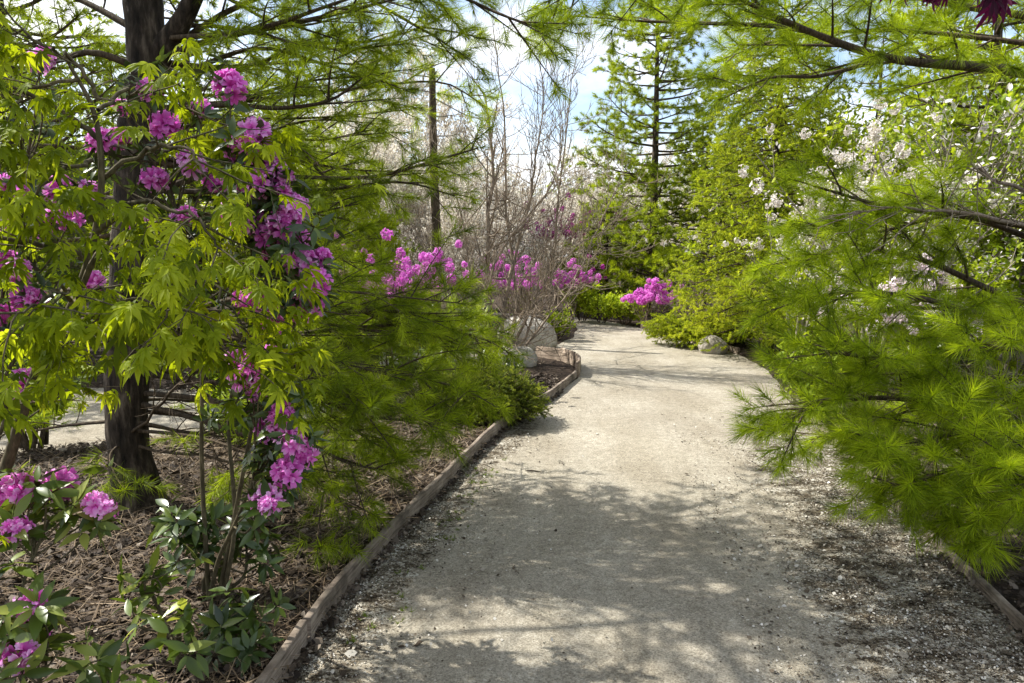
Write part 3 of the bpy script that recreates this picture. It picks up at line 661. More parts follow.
# crown above the picture, it shades the path
for k in range(46):
    z = 3.5 + 5.6 * (k / 46) ** 1.0; a = k * 2.39996 + rng.uniform(-.3, .3); Lb = np.interp(z, [3.3, 4.5, 5.6, 9.2], [2.9, 3.0, 1.6, .3]) * rng.uniform(.85, 1.1)
    dv = np.array([math.cos(a), math.sin(a), 0]); p0 = np.array([np.interp(z, tax[:, 2], tax[:, 0]), np.interp(z, tax[:, 2], tax[:, 1]), z])
    if dv[1] > .55: Lb *= .62
    if z < 5.2 and dv[0] * -.93 + dv[1] * .37 > .55: Lb *= .85
    near_ = dv[1] < .1 and z < 6.2
    ax = curve([p0, p0 + dv * Lb * .35 + [0, 0, .10], p0 + dv * Lb * .7 + [0, 0, .12], p0 + dv * Lb + [0, 0, .2]], 14)
    o, kk = add_bough(pine, ax, .03, ML, rng, n=44 if near_ else 26, ln=.105, wd=.0060, side_len=.85 if near_ else .75, spacing=.17 if near_ else .22, tsp=.14); cnt += kk
for k in range(26):  # extra unseen boughs, added to cast dappled shade on the near path
    e = np.array([rng.uniform(-3.8, -.6), rng.uniform(2.9, 4.9), rng.uniform(3.4, 5.6)]); p0 = np.array([-2.24, 4.34, e[2] - rng.uniform(.1, .5)])
    ax = curve([p0, p0 * .6 + e * .4 + [0, 0, .1], p0 * .25 + e * .75 + [0, 0, .08], e], 12)
    o, kk = add_bough(pine, ax, .016, ML, rng, n=36, ln=.105, wd=.0058, side_len=.55, spacing=.19, tsp=.15, start=.35); cnt += kk
# dead lower branches
db = [([(127, 420, 4.3), (200, 432, 4.2), (260, 420, 4.1), (330, 400, 4.0)], .012), ([(127, 445, 4.3), (190, 455, 4.1), (250, 462, 4.0), (300, 470, 3.9)], .010),
      ([(127, 365, 4.3), (190, 372, 4.1), (250, 388, 4.0), (320, 378, 3.95)], .011), ([(126, 440, 4.3), (165, 400, 4.0), (200, 372, 3.9), (240, 352, 3.85)], .010),
      ([(128, 410, 4.3), (190, 415, 4.5), (255, 440, 4.7), (340, 452, 4.8)], .011), ([(126, 350, 4.32), (80, 340, 4.1), (40, 352, 4.0), (-10, 345, 3.9)], .012),
      ([(128, 335, 4.32), (210, 327, 4.0), (280, 322, 3.8), (320, 300, 3.7)], .013)]
for c, r0 in db:
    ax = px_axis(c, 14); b = Buf(); ax[1:-1] += rng.normal(0, .012, (12, 3)); b.tubes(ax, np.linspace(r0, .003, 14), 6)
    st = [(ax[i], ax[i + 1] - ax[i] + rng.normal(0, .06, 3), rng.uniform(.12, .4), .004) for i in range(3, 13) for _ in range(2)]
    for (P, Rr), s_ in zip(grow(rng, st, [(2, .5, 40, .3)], .1, 0), (4, 3)): b.tubes(P, Rr, s_)
    b.build('dead_branch', M['bark_twig'], pine)
print('left tufts', cnt)

# ------------------------------------------------------------------ right white pine
rng = np.random.default_rng(21)
BR = np.array([4.05, 4.7, 0.02])
pr = thing('white_pine', 'bushy white pine with long bright needles sweeping over the right path edge', 'pine tree', BR)
b = Buf(); ax = curve([BR + [0, 0, -.15], BR + [0, 0, .1], BR + [-.05, 0, 2], BR + [0, .1, 4.5], BR + [0, .1, 7.5]], 40)
b.tubes(ax, np.interp(ax[:, 2], [-.1, .1, .4, 7.5], [.17, .15, .12, .015]), 14); b.build('trunk', M['bark_dark'], pr)
MR = (M['bark_twig'], M['needle_right'])
T0 = lambda z: tuple()
right_boughs = [
    ([(1140, 92, 4.6), (1000, 69, 4.3), (888, 58, 4.2), (792, 24, 4.1), (700, -22, 4.0)], .038, dict(side_len=.55, spacing=.13)),
    ([(880, 60, 4.2), (820, 76, 4.2), (770, 78, 4.2), (720, 100, 4.2)], .014, dict(side_len=.34, spacing=.13)),
    ([(860, 50, 4.2), (790, 28, 4.4), (690, 23, 4.6), (640, 21, 4.7), (575, 16, 4.8)], .018, dict(side_len=.36, spacing=.16, start=.15)),
    ([(1140, 30, 4.7), (1000, 12, 4.6), (900, -6, 4.6), (800, -30, 4.6)], .03, dict(side_len=.6, spacing=.13)),
    ([(1140, 262, 4.7), (1010, 226, 4.4), (920, 214, 4.3), (850, 206, 4.2), (770, 186, 4.1)], .028, dict(side_len=.52, spacing=.15, start=.35)),
    ([(1140, 280, 4.7), (1015, 238, 4.5), (930, 215, 4.5), (840, 232, 4.5), (765, 225, 4.5)], .024, dict(side_len=.50, spacing=.14, start=.3)),
    ([(1140, 330, 4.7), (1000, 300, 4.5), (900, 262, 4.4), (820, 250, 4.35), (750, 262, 4.3)], .026, dict(side_len=.60, spacing=.11, start=.25)),
    ([(1140, 350, 4.7), (1000, 325, 4.3), (900, 300, 4.1), (820, 292, 4.0), (752, 300, 3.9)], .026, dict(side_len=.56, spacing=.11, start=.25)),
    ([(1140, 385, 4.7), (1010, 392, 4.2), (940, 390, 4.0), (850, 362, 3.8), (775, 350, 3.7)], .028, dict(side_len=.52, spacing=.105, start=.25)),
    ([(1140, 395, 4.7), (1020, 398, 4.1), (930, 402, 3.9), (850, 398, 3.8), (770, 402, 3.7), (742, 425, 3.7)], .026, dict(side_len=.46, spacing=.105, start=.25)),
    ([(1140, 420, 4.7), (1010, 418, 4.5), (900, 420, 4.6), (820, 425, 4.7), (765, 440, 4.7)], .022, dict(side_len=.45, spacing=.12, start=.2)),
    ([(1140, 430, 4.7), (1020, 420, 3.9), (950, 430, 3.6), (880, 442, 3.45), (825, 446, 3.4)], .022, dict(side_len=.40, spacing=.10, start=.2)),
    ([(1140, 450, 4.7), (1040, 450, 3.8), (980, 462, 3.5), (925, 478, 3.3), (900, 496, 3.25)], .020, dict(side_len=.34, spacing=.10, start=.2)),
    ([(1140, 470, 4.7), (1050, 478, 3.7), (1000, 485, 3.4), (970, 500, 3.25), (950, 515, 3.2)], .018, dict(side_len=.32, spacing=.10, start=.2)),
    ([(1140, 460, 4.7), (1080, 470, 3.4), (1035, 480, 3.1), (1010, 500, 3.0)], .018, dict(side_len=.34, spacing=.10, start=.2)),
    ([(1140, 300, 4.7), (1060, 330, 3.8), (1010, 350, 3.5), (960, 330, 3.4)], .016, dict(side_len=.3, spacing=.14, start=.3)),
]
right_boughs += [([(1140, -20, 4.7), (980, -30, 4.9), (850, -10, 5.1), (740, 0, 5.2), (650, 10, 5.3)], .022, dict(side_len=.5, spacing=.14)), ([(1140, 60, 4.8), (1000, 40, 5.2), (880, 30, 5.5), (780, 40, 5.7), (720, 60, 5.8)], .022, dict(side_len=.5, spacing=.14)), ([(1140, -40, 4.7), (900, -60, 4.4), (720, -50, 4.3), (600, -20, 4.3), (540, 5, 4.3)], .02, dict(side_len=.45, spacing=.15))]
cnt = 0
for c, r0, kw in right_boughs:
    if c[-1][0] < 830 and c[-1][1] > 180: c = [(1140 - (1140 - x) * .88, y, d) for x, y, d in c]
    o, k = add_bough(pr, c, r0, MR, rng, n=96, ln=.110, wd=.0028, v=(.52, .26), tsp=.068, **kw); cnt += k
for k in range(16):
    z = 4.0 + 3.2 * k / 16; a = k * 2.39996; Lb = np.interp(z, [3.5, 7.3], [1.25, .4]); dv = np.array([math.cos(a), math.sin(a), 0]); p0 = BR + np.array([0, 0, z])
    axx = curve([p0, p0 + dv * Lb * .5 + [0, 0, .1], p0 + dv * Lb + [0, 0, .2]], 12)
    o, kk = add_bough(pr, axx, .026, MR, rng, n=30, ln=.10, wd=.0045, side_len=.6, spacing=.2, tsp=.16); cnt += kk
for c, r0 in [([(1140, 250, 4.7), (1010, 222, 4.2), (930, 210, 3.95), (850, 214, 3.8)], .016), ([(1140, 300, 4.6), (1040, 200, 4.2), (985, 172, 4.0), (965, 150, 3.9)], .018), ([(1140, 372, 4.5), (1010, 385, 4.1), (955, 392, 3.95), (905, 400, 3.9)], .014), ([(1100, 420, 4.3), (1020, 400, 4.0), (975, 412, 3.9)], .010)]:
    ax = px_axis(c, 14); b = Buf(); ax[1:-1] += rng.normal(0, .012, (12, 3)); b.tubes(ax, np.linspace(r0, .003, 14), 6)
    st = [(ax[i], ax[i + 1] - ax[i] + rng.normal(0, .06, 3), rng.uniform(.15, .45), .004) for i in range(3, 13) for _ in range(2)]
    for (P, Rr), s_ in zip(grow(rng, st, [(2, .5, 40, .3)], .1, 0), (4, 3)): b.tubes(P, Rr, s_)
    b.build('dead_branch', M['twig_pale'], pr)
print('right tufts', cnt)

# ------------------------------------------------------------------ Japanese maples
def maple_tree(root, mats, limbs, rng, lsize, nl, sprays=.13, spray_len=(.18, .42), droop=.5, vm=.5):
    """limbs: list of (pixel ctrl, r0, r1); leaves hang in layered sprays"""
    for c, r0, r1, leafy in limbs:
        ax = px_axis(c, 18); b = Buf(); ax[2:-1] += rng.normal(0, .008, ax[2:-1].shape); b.tubes(ax, np.linspace(r0, r1, 18), 8 if r0 > .015 else 6)
        lf = [Buf() for _ in MAPLE]
        if leafy:
            L_ = np.linalg.norm(np.diff(ax, axis=0), axis=1).sum(); n = int(L_ / sprays) + 1
            st = []
            for k in range(n):
                u_ = .12 + .88 * (k + rng.uniform(0, 1)) / n; i = min(16, int(u_ * 17)); f = u_ * 17 - i; p = ax[i] * (1 - f) + ax[i + 1] * f; t = unit(ax[i + 1] - ax[i])
                sd_ = unit(np.cross(t, [0, 0, 1.])) * (1 if k % 2 else -1)
                st.append((p, t * .7 + sd_ * rng.uniform(.5, 1.1) + np.array([0, 0, rng.normal(-.02, .12)]), rng.uniform(*spray_len), .0035))
            t = unit(ax[-1] - ax[-2]); st.append((ax[-1], t, .2, .003))
            sk = grow(rng, st, [(3, .6, 42, .25)], .10, -.03, .0012)
            for (P, Rr), s_ in zip(sk, (4, 3)): b.tubes(P, Rr, s_)
            for P, n_ in ((sk[0][0], nl), (sk[1][0], nl)):
                p, d = scatter_on(rng, P, n_, .006, .25)
                hor = unit(d * [1, 1, .2] * .8 + rng.normal(0, .55, d.shape) * [1, 1, .3])
                y = unit(hor + np.array([0, 0, -1.]) * rng.uniform(.30, droop * 2.6, (len(p), 1))); z = unit(np.array([0, 0, 1.]) + rng.normal(0, .28, y.shape)); x = unit(np.cross(y, z)); z = np.cross(x, y)
                pt = p + hor * .02 + np.array([0, 0, -.012])
                w_ = rng.integers(0, 8, len(p)); sc_ = lsize * np.clip(rng.normal(1, .3, len(p)), .45, 1.7); vv = np.clip(rng.normal(vm, .26, len(p)), 0, 1)
                for q in range(8):
                    s_ = w_ == q; lf[q].stamp(MAPLE[q][0], MAPLE[q][1], pt[s_], x[s_], y[s_], z[s_], sc_[s_], vv[s_])
        o = b.build('branch', mats[0], root)
        if leafy:
            f_ = Buf()
            for q in lf:
                for V, A in zip(q.V, q.A): pass
            n0 = 0; f_.V = sum([q.V for q in lf], []); f_.A = sum([q.A for q in lf], [])
            for q in lf:
                f_.F[3] += [a + n0 for a in q.F[3]]; n0 += q.n
            f_.n = n0; f_.build('leaves', mats[1], o)
rng = np.random.default_rng(31)
mb = W(-70, 640, 2.55); mb[2] = .03
mt = thing('japanese_maple', 'young japanese maple with drooping yellow-green leaves in the left foreground', 'maple tree', mb)
b = Buf(); ax = curve([mb + [0, 0, -.1], W(-40, 560, 2.55), W(2, 478, 2.52), W(36, 372, 2.5), W(78, 292, 2.5), W(100, 205, 2.48), W(96, 120, 2.45), W(66, 58, 2.4)], 40)
b.tubes(ax, np.linspace(.026, .005, 40), 10); b.build('trunk', M['bark_olive'], mt)
limbs = [
    ([(78, 292, 2.5), (110, 245, 2.45), (170, 250, 2.4), (210, 282, 2.35), (238, 318, 2.3)], .011, .003, 1),
    ([(92, 235, 2.5), (140, 205, 2.4), (190, 218, 2.3), (222, 250, 2.25)], .010, .003, 1),
    ([(100, 180, 2.5), (150, 150, 2.45), (185, 150, 2.4), (205, 175, 2.35)], .009, .003, 1),
    ([(100, 140, 2.48), (60, 110, 2.4), (20, 90, 2.3), (-30, 70, 2.2)], .010, .003, 1),
    ([(99, 100, 2.46), (70, 60, 2.4), (30, 40, 2.3), (-40, 20, 2.3)], .008, .003, 1),
    ([(88, 260, 2.5), (40, 245, 2.4), (0, 238, 2.3), (-60, 240, 2.2)], .012, .004, 1),
    ([(95, 220, 2.48), (50, 170, 2.3), (10, 150, 2.2), (-40, 160, 2.15)], .009, .003, 1),
    ([(60, 318, 2.5), (120, 315, 2.4), (180, 322, 2.35), (228, 345, 2.3)], .010, .003, 1),
    ([(40, 365, 2.5), (20, 340, 2.3), (-10, 335, 2.2), (-60, 350, 2.1)], .009, .003, 1),
    ([(92, 160, 2.47), (55, 175, 2.35), (15, 205, 2.25), (-30, 215, 2.2)], .008, .002, 1),
    ([(80, 80, 2.42), (40, 85, 2.35), (0, 110, 2.3), (-30, 115, 2.25)], .007, .002, 1),
    ([(70, 300, 2.5), (95, 290, 2.3), (135, 300, 2.2), (170, 310, 2.15)], .007, .002, 1),
    ([(20, 420, 2.52), (0, 400, 2.3), (-30, 395, 2.2), (-70, 410, 2.1)], .007, .002, 1),
    ([(70, 300, 2.5), (60, 290, 2.2), (40, 300, 2.0), (10, 330, 1.9)], .008, .002, 1),
    ([(98, 110, 2.46), (130, 90, 2.6), (180, 100, 2.7), (195, 112, 2.75)], .008, .002, 1),
]
maple_tree(mt, (M['bark_olive'], M['maple']), limbs, rng, .060, 4)
# purple-leaved maple whose branch tips hang into the top right corner
pb = np.array([2.9, 2.35, 0.03])
pm = thing('japanese_maple', 'purple-leaved japanese maple branch tips hanging into the top right corner', 'maple tree', pb)
b = Buf(); b.tubes(curve([pb + [0, 0, -.1], pb + [.05, 0, 1.2], pb + [0, .05, 2.1], W(1250, -60, 2.6), W(1200, -140, 2.6)], 24), np.linspace(.05, .018, 24), 10); b.build('trunk', M['bark_olive'], pm)
maple_tree(pm, (M['bark_olive'], M['maple_purple']), [([(1250, -90, 2.6), (1120, -22, 2.7), (1020, -22, 2.7), (965, -26, 2.7)], .011, .003, 1), ([(1250, -60, 2.6), (1100, -60, 2.6), (1010, -40, 2.6), (950, -50, 2.6)], .010, .003, 1)], rng, .062, 2, .16, (.08, .15), 1.1)

# ------------------------------------------------------------------ rhododendrons of the foreground
def rhodo(root, rng, base, flowers, leafspots, lsize=.095, fsize=.062, lm='rhodo_leaf', nleaf=9, pm='petal', stem=.012):
    """flowers / leafspots: world points; a stem runs from the base to each, a whorl of leaves sits under each tip"""
    b = Buf(); lf = Buf(); base = np.asarray(base, float)
    allp = [(p, 1) for p in flowers] + [(p, 0) for p in leafspots]
    pts = np.array([p for p, _ in allp]); nc = max(2, min(4, len(pts) // 9)); cen = pts[rng.permutation(len(pts))[:nc]]
    for _ in range(8):
        lab = np.argmin(((pts[:, None] - cen[None]) ** 2).sum(-1), 1); cen = np.array([pts[lab == j].mean(0) if (lab == j).any() else cen[j] for j in range(nc)])
    mains = []
    for j in range(nc):
        d0 = cen[j] - base; ax = curve([base + [rng.normal(0, .03), rng.normal(0, .03), -.08], base + d0 * [.25, .25, .3] + rng.normal(0, .04, 3), base + d0 * [.6, .6, .66] + rng.normal(0, .05, 3), cen[j] + [0, 0, -.03]], 20)
        b.tubes(ax, np.linspace(stem, stem * .45, 20), 7); mains.append(ax)
    for (p, fl), j in zip(allp, lab):
        p = np.asarray(p); ax = mains[j]; ok = np.where(ax[:, 2] < max(p[2] - .03, ax[1, 2]))[0]; i0 = min(ok[-1] if len(ok) else 1, 19); i0 = max(1, i0 - rng.integers(0, 4)); s0 = ax[i0]
        ax = curve([s0, s0 * .45 + p * .55 + rng.normal(0, .025, 3) + [0, 0, -.05 * np.linalg.norm(p - s0)], p], 12); b.tubes(ax, np.linspace(stem * .4, .0026, 12), 5)
        t = unit(ax[-1] - ax[-2])
        tips = [(p - t * .015, unit(t + np.array([0, 0, .5])), 1.0)]
        for q in (.72, .88):
            if rng.uniform() < .75:
                i = int(q * 11); o_ = rng.normal(0, .07, 3); o_[2] = abs(o_[2]) * .6; e = ax[i] + o_; b.tubes(curve([ax[i], (ax[i] + e) / 2 + [0, 0, -.01], e], 4), np.linspace(.003, .002, 4), 4); tips.append((e, unit(o_ + np.array([0, 0, .06])), .85))
        for tp, dr, sc_ in tips:
            n = nleaf + rng.integers(-2, 3); ph = rng.uniform(0, 6.28) + np.arange(n) * 2.39996; u, v = perp(dr[None]); el = R(1) * rng.uniform(-35, 40, n)
            y = unit((u * np.cos(ph)[:, None] + v * np.sin(ph)[:, None]) * np.cos(el)[:, None] + dr[None] * np.sin(el)[:, None]); z = unit(dr[None] + rng.normal(0, .25, y.shape)); x = unit(np.cross(y, z)); z = np.cross(x, y)
            lf.stamp(*RH_LEAF, np.repeat(tp[None], n, 0) + y * .008 + rng.normal(0, .006, (n, 3)), x, y, z, lsize * sc_ * rng.uniform(.65, 1.2, n), np.clip(rng.normal(.5, .25, n), 0, 1))
    b.build('stems', M['bark_olive'], root); lf.build('leaves', M[lm], root)
    for k, p in enumerate(flowers):
        nb_ = Buf(); tv, tf, ta = TRUSS[k % 5]; d = unit(np.array([rng.normal(0, .35), -.45 + rng.normal(0, .3), .75]))[None]; X, Y = rand_frame(rng, d); sc_ = fsize * rng.uniform(.62, 1.25)
        V = p + sc_ * (tv[:, :1] * X + tv[:, 1:2] * Y + tv[:, 2:] * d); nb_.add(V, tf, np.clip(ta + .12 + rng.normal(0, .09), 0, 1)); nb_.build('flower_cluster', M[pm], root)
rng = np.random.default_rng(41)
fl_main = [(262, 186, 2.66), (280, 178, 2.68), (248, 190, 2.7), (292, 210, 2.66), (236, 216, 2.7), (282, 228, 2.66), (300, 262, 2.68), (318, 284, 2.62), (300, 306, 2.68), (256, 134, 2.72), (268, 236, 2.7), (292, 440, 2.62), (276, 424, 2.66), (288, 474, 2.66), (266, 500, 2.62), (262, 364, 2.66), (270, 356, 2.7), (252, 376, 2.7), (230, 88, 2.75), (150, 91, 3.0), (250, 148, 2.65), (238, 152, 2.75), (262, 150, 2.75), (228, 142, 3.2), (270, 168, 2.75), (283, 193, 2.65), (287, 205, 2.70), (290, 222, 2.65), (243, 226, 2.65), (255, 222, 2.70), (263, 216, 2.75), (276, 235, 2.70), (270, 250, 2.75),
           (302, 292, 2.60), (313, 288, 2.65), (310, 300, 2.70), (322, 258, 2.75), (283, 252, 2.85), (188, 216, 3.0), (180, 218, 3.1), (192, 164, 3.1), (202, 110, 3.2), (165, 128, 3.1), (103, 141, 3.0), (95, 144, 3.1), (118, 140, 3.1), (155, 180, 3.1), (120, 108, 3.2),
           (268, 374, 2.70), (240, 368, 2.75), (284, 416, 2.66), (272, 430, 2.78), (298, 452, 2.72), (268, 506, 2.55), (258, 392, 2.75), (276, 320, 2.75), (250, 300, 2.85), (214, 186, 3.2), (140, 226, 3.2), (300, 240, 2.85), (268, 196, 2.85), (248, 176, 2.80)]
main_leaf = [(300, 200, 3.1), (275, 262, 3.1), (295, 270, 3.1), (258, 238, 3.1), (300, 316, 3.1), (276, 448, 2.72), (290, 470, 2.75), (268, 470, 2.8), (282, 488, 2.75), (262, 400, 3.1), (276, 496, 3.0), (130, 70, 3.05), (118, 80, 3.0), (125, 95, 3.1), (232, 108, 3.1), (252, 160, 3.2), (240, 205, 3.2), (282, 345, 3.2), (200, 230, 3.3), (170, 200, 3.3), (165, 260, 3.3), (205, 290, 3.3), (310, 230, 3.2), (255, 350, 3.15), (240, 420, 3.2), (290, 300, 3.1), (140, 160, 3.3), (100, 170, 3.3), (80, 200, 3.3), (228, 60, 3.2)]
rb = G(214, 612)
rt = thing('rhododendron', 'tall leggy rhododendron with large magenta flower clusters behind the maple, before the dark pine trunk', 'rhododendron', rb, 'flowering rhododendrons')
rhodo(rt, rng, rb, [W(*p) for p in fl_main], [W(*p) for p in main_leaf], .085, .058)
rng = np.random.default_rng(42)
fl_b = [(12, 230, 2.9), (20, 190, 2.9), (8, 185, 3.0), (18, 272, 2.9), (36, 299, 2.9), (26, 298, 3.0), (94, 283, 2.9), (45, 58, 2.8), (38, 62, 2.9), (26, 384, 2.8), (4, 262, 3.0), (70, 220, 3.1), (60, 190, 3.1), (2, 320, 3.0), (-25, 220, 3.0), (-30, 300, 2.9), (88, 190, 3.1), (45, 225, 3.2)]
lb2 = [(20, 210, 3.0), (40, 320, 3.0), (75, 260, 3.1), (100, 310, 3.1), (60, 350, 3.1), (10, 350, 3.0), (30, 250, 3.1), (80, 380, 3.1), (50, 130, 3.1), (20, 100, 3.1), (0, 150, 3.0)]
rb2 = G(-40, 620)
rt2 = thing('rhododendron', 'rhododendron with scattered magenta flowers half hidden by maple leaves at the left edge', 'rhododendron', rb2, 'flowering rhododendrons')
rhodo(rt2, rng, rb2, [W(*p) for p in fl_b], [W(*p) for p in lb2], .08, .058)
rng = np.random.default_rng(43)
fl_c = [(98, 505, 2.35), (104, 512, 2.4), (62, 485, 2.4), (40, 492, 2.35), (22, 490, 2.3), (12, 492, 2.4), (17, 530, 2.2), (30, 606, 2.0), (26, 614, 2.02), (18, 655, 1.95), (42, 640, 2.1)]
lc = [(50, 508, 2.42), (10, 560, 2.2), (100, 525, 2.42), (15, 510, 2.4), (30, 640, 2.05), (60, 650, 2.0), (100, 660, 2.0), (20, 680, 1.9), (130, 670, 2.05), (0, 620, 2.0), (110, 690, 1.9)]
rb3 = np.array([-1.42, 2.1, .03])
rt3 = thing('rhododendron', 'low rhododendron with magenta flowers and broad bright leaves in the bottom left corner', 'rhododendron', rb3, 'flowering rhododendrons')
rhodo(rt3, rng, rb3, [W(*p) for p in fl_c], [W(*p) for p in lc], .100, .048, 'leaf_bright', 7, stem=.009)
def plain_rhodo(label, base, spots, seed, ls=.10, lm='rhodo_leaf', nl=8):
    r = np.random.default_rng(seed); o = thing('rhododendron', label, 'rhododendron', base); rhodo(o, r, base, [], spots, ls, .05, lm, nl); return o
plain_rhodo('small dark-leaved rhododendron without flowers on the mulch in front of the pine trunk', G(212, 606),
            [W(*p) for p in [(168, 505, 3.3), (190, 515, 3.25), (215, 520, 3.3), (205, 540, 3.2), (235, 525, 3.3), (240, 545, 3.25), (180, 535, 3.2), (160, 525, 3.3), (222, 565, 3.2), (262, 560, 3.2), (250, 510, 3.35), (195, 560, 3.15), (270, 530, 3.3)]], 51, .10)
plain_rhodo('low rhododendron seedling with pale upright leaf beside the bottom left corner', G(175, 668),
            [W(*p) for p in [(150, 570, 2.75), (140, 585, 2.7), (160, 590, 2.7), (165, 620, 2.5), (172, 640, 2.4), (185, 650, 2.4), (130, 600, 2.7)]], 52, .10, 'leaf_bright', 6)
plain_rhodo('dark low rhododendron beside the near end of the left board edging', G(243, 668),
            [W(*p) for p in [(225, 590, 2.9), (250, 600, 2.85), (235, 625, 2.75), (255, 640, 2.7), (245, 655, 2.65), (225, 650, 2.7), (262, 620, 2.8)]], 53, .10)
plain_rhodo('tiny green seedling in the mulch right beside the board edging', G(350, 548), [W(350, 540, 4.05), W(342, 546, 4.05)], 54, .085, 'leaf_bright', 5)

# ------------------------------------------------------------------ conifers with short needles
def short_conifer(root, rng, base, boughs, r0, mats, n, ln, wd, side_len, spacing, tsp, vm=.55, sl=.12, name='branch', twig=(.08, .2)):
    for pts in boughs:
        ax = curve(pts, 12); wood, P, D, SLn = bough(rng, ax, r0, side_len=side_len, spacing=spacing, tsp=tsp, twig=twig, droop=.15, up=.02, start=.12, minr=.002)
        o = wood.build(name, mats[0], root); nb = Buf(); hh = rng.normal(0, .12)
        needles(nb, rng, P, D, sl * rng.uniform(.8, 1.3, len(P)), n, ln, wd, 72, 35, np.clip(rng.normal(vm + hh, .2, len(P)), 0, 1), .02)
        nb.build('needles', mats[1], o)
# lime spruce on the right
rng = np.random.default_rng(61)
sb = np.array([4.15, 11.9, .05])
spr = thing('spruce_tree', 'bright lime-green spruce between the juniper and the right pine', 'spruce tree', sb)
b = Buf(); b.tubes(curve([sb + [0, 0, -.1], sb + [0, 0, 2.5], sb + [.05, 0, 5.6]], 30), np.linspace(.10, .012, 30), 10); b.build('trunk', M['bark_dark'], spr)
bo = []
for k in range(104):
    z = .22 + 5.2 * (k / 104) ** 1.05; a = k * 2.39996 + rng.uniform(-.3, .3); Lb = (1.42 * (1 - z / 6.1) ** .7 * min(1, .45 + z * .5) + .10) * rng.uniform(.8, 1.15); dv = np.array([math.cos(a), math.sin(a), 0]); p0 = sb + np.array([0, 0, z])
    bo.append([p0, p0 + dv * Lb * .4 + [0, 0, .02], p0 + dv * Lb * .8 + [0, 0, -.10 * Lb], p0 + dv * Lb + [0, 0, -.08 * Lb]])
short_conifer(spr, rng, sb, bo, .016, (M['bark_twig'], M['spruce']), 46, .036, .010, .60, .075, .062)
# dwarf spruce on the left edge
rng = np.random.default_rng(62)
p = G(498, 432); db_ = np.array([p[0] - .16, p[1] + .42, .04])
dw = thing('dwarf_spruce', 'dense rounded dwarf spruce overhanging the left board edging', 'dwarf spruce', db_)
bo = []
for k in range(150):
    q = (k + .5) / 150; el = math.asin(q ** .8 * .98); a = k * 2.39996; rr_ = rng.uniform(.86, 1.08); e = np.array([.62 * math.cos(a) * math.cos(el), .50 * math.sin(a) * math.cos(el), .08 + .40 * math.sin(el)]) * rr_
    p0 = db_ + e * [.25, .25, .3] + [0, 0, .02]
    bo.append([p0, db_ + e * [.7, .7, .75] + [0, 0, .02], db_ + e])
short_conifer(dw, rng, db_, bo, .006, (M['bark_twig'], M['spruce_dwarf']), 44, .018, .0050, .15, .034, .032, .5, .05, twig=(.03, .07))
# juniper
rng = np.random.default_rng(63)
p = G(702, 350); jb = np.array([p[0] + .1, p[1] + .55, .05])
jn = thing('juniper', 'low spreading lime juniper behind the squat grey boulder', 'juniper', jb)
bo = []
for k in range(56):
    a = k * 2.39996; Lb = rng.uniform(.55, 1.0); dv = np.array([math.cos(a) * 1.0, math.sin(a) * .7, 0]); h = rng.uniform(.06, .42); p0 = jb + dv * .08 + np.array([0, 0, .05])
    bo.append([p0, p0 + dv * Lb * .5 + [0, 0, h * .8], p0 + dv * Lb + [0, 0, h]])
short_conifer(jn, rng, jb, bo, .010, (M['bark_twig'], M['spruce']), 40, .030, .009, .24, .05, .05, .5, .08, twig=(.05, .11))

# ------------------------------------------------------------------ bare trees, shrubs
def starts(rng, base, n, L_, r, spread, rad=.08):
    out = []
    for k in range(n):
        a = k * 2.39996 + rng.uniform(-.4, .4); s_ = spread * rng.uniform(.3, 1.1)
        out.append((base + np.array([math.cos(a) * rad, math.sin(a) * rad, -.05]), np.array([math.cos(a) * s_, math.sin(a) * s_, 1.]), L_ * rng.uniform(.75, 1.15), r * rng.uniform(.7, 1.15)))
    return out
# the multi-stemmed bare tree by the bend
rng = np.random.default_rng(71)
tb = np.array([-.25, 10.7, .05])
bt = thing('bare_tree', 'leafless vase-shaped tree with several grey stems at the bend of the path', 'bare tree', tb)
Y0 = 10.7
stems = [([(490, 366), (490, 300), (488, 230), (491, 170), (487, 95)], .085, .03, 0), ([(494, 366), (504, 320), (520, 240), (530, 190), (533, 130), (528, 60)], .06, .014, .1), ([(497, 366), (520, 330), (545, 290), (560, 240), (566, 190), (572, 120), (580, 40)], .05, .010, -.3),
         ([(500, 366), (530, 340), (570, 290), (600, 230), (625, 185)], .042, .009, .3), ([(488, 366), (478, 320), (468, 260), (458, 200), (452, 150)], .045, .010, .2), ([(497, 366), (515, 310), (508, 220), (512, 150), (500, 70), (494, 10)], .046, .010, .3), ([(500, 366), (516, 345), (540, 300), (552, 270), (590, 240)], .036, .009, -.5),
         ([(499, 366), (505, 350), (535, 315), (556, 285)], .034, .010, -.8), ([(492, 366), (484, 340), (500, 260), (545, 205), (562, 160), (556, 90)], .04, .010, -.4), ([(489, 366), (462, 330), (440, 280), (420, 240)], .036, .008, .5)]
for c, r0, r1, dy in stems:
    n = len(c); ax = curve([W(px, py, Y0 + dy * k / (n - 1) * 1.6) for k, (px, py) in enumerate(c)], 22); ax[2:] += np.cumsum(rng.normal(0, .018, (20, 3)), 0)
    b = Buf(); b.tubes(ax, np.linspace(r0 * .55, r1 * .42, 22), 9)
    st = []
    for i in range(5, 22):
        for _ in range(2):
            t = unit(ax[min(i + 1, 21)] - ax[i - 1]); st.append((ax[i], t * .8 + rng.normal(0, .75, 3) + np.array([0, 0, .05]), rng.uniform(.35, 1.0) * (1 - .25 * i / 22), max(.0045, (r0 + (r1 - r0) * i / 22) * .26)))
    for (P, Rr), s_ in zip(grow(rng, st, [(4, .55, 34, .25), (2, .55, 34, .3)], .10, .10, .0035), (5, 4, 3)): b.tubes(P, Rr, s_)
    b.build('stem', M['twig_pale'], bt)

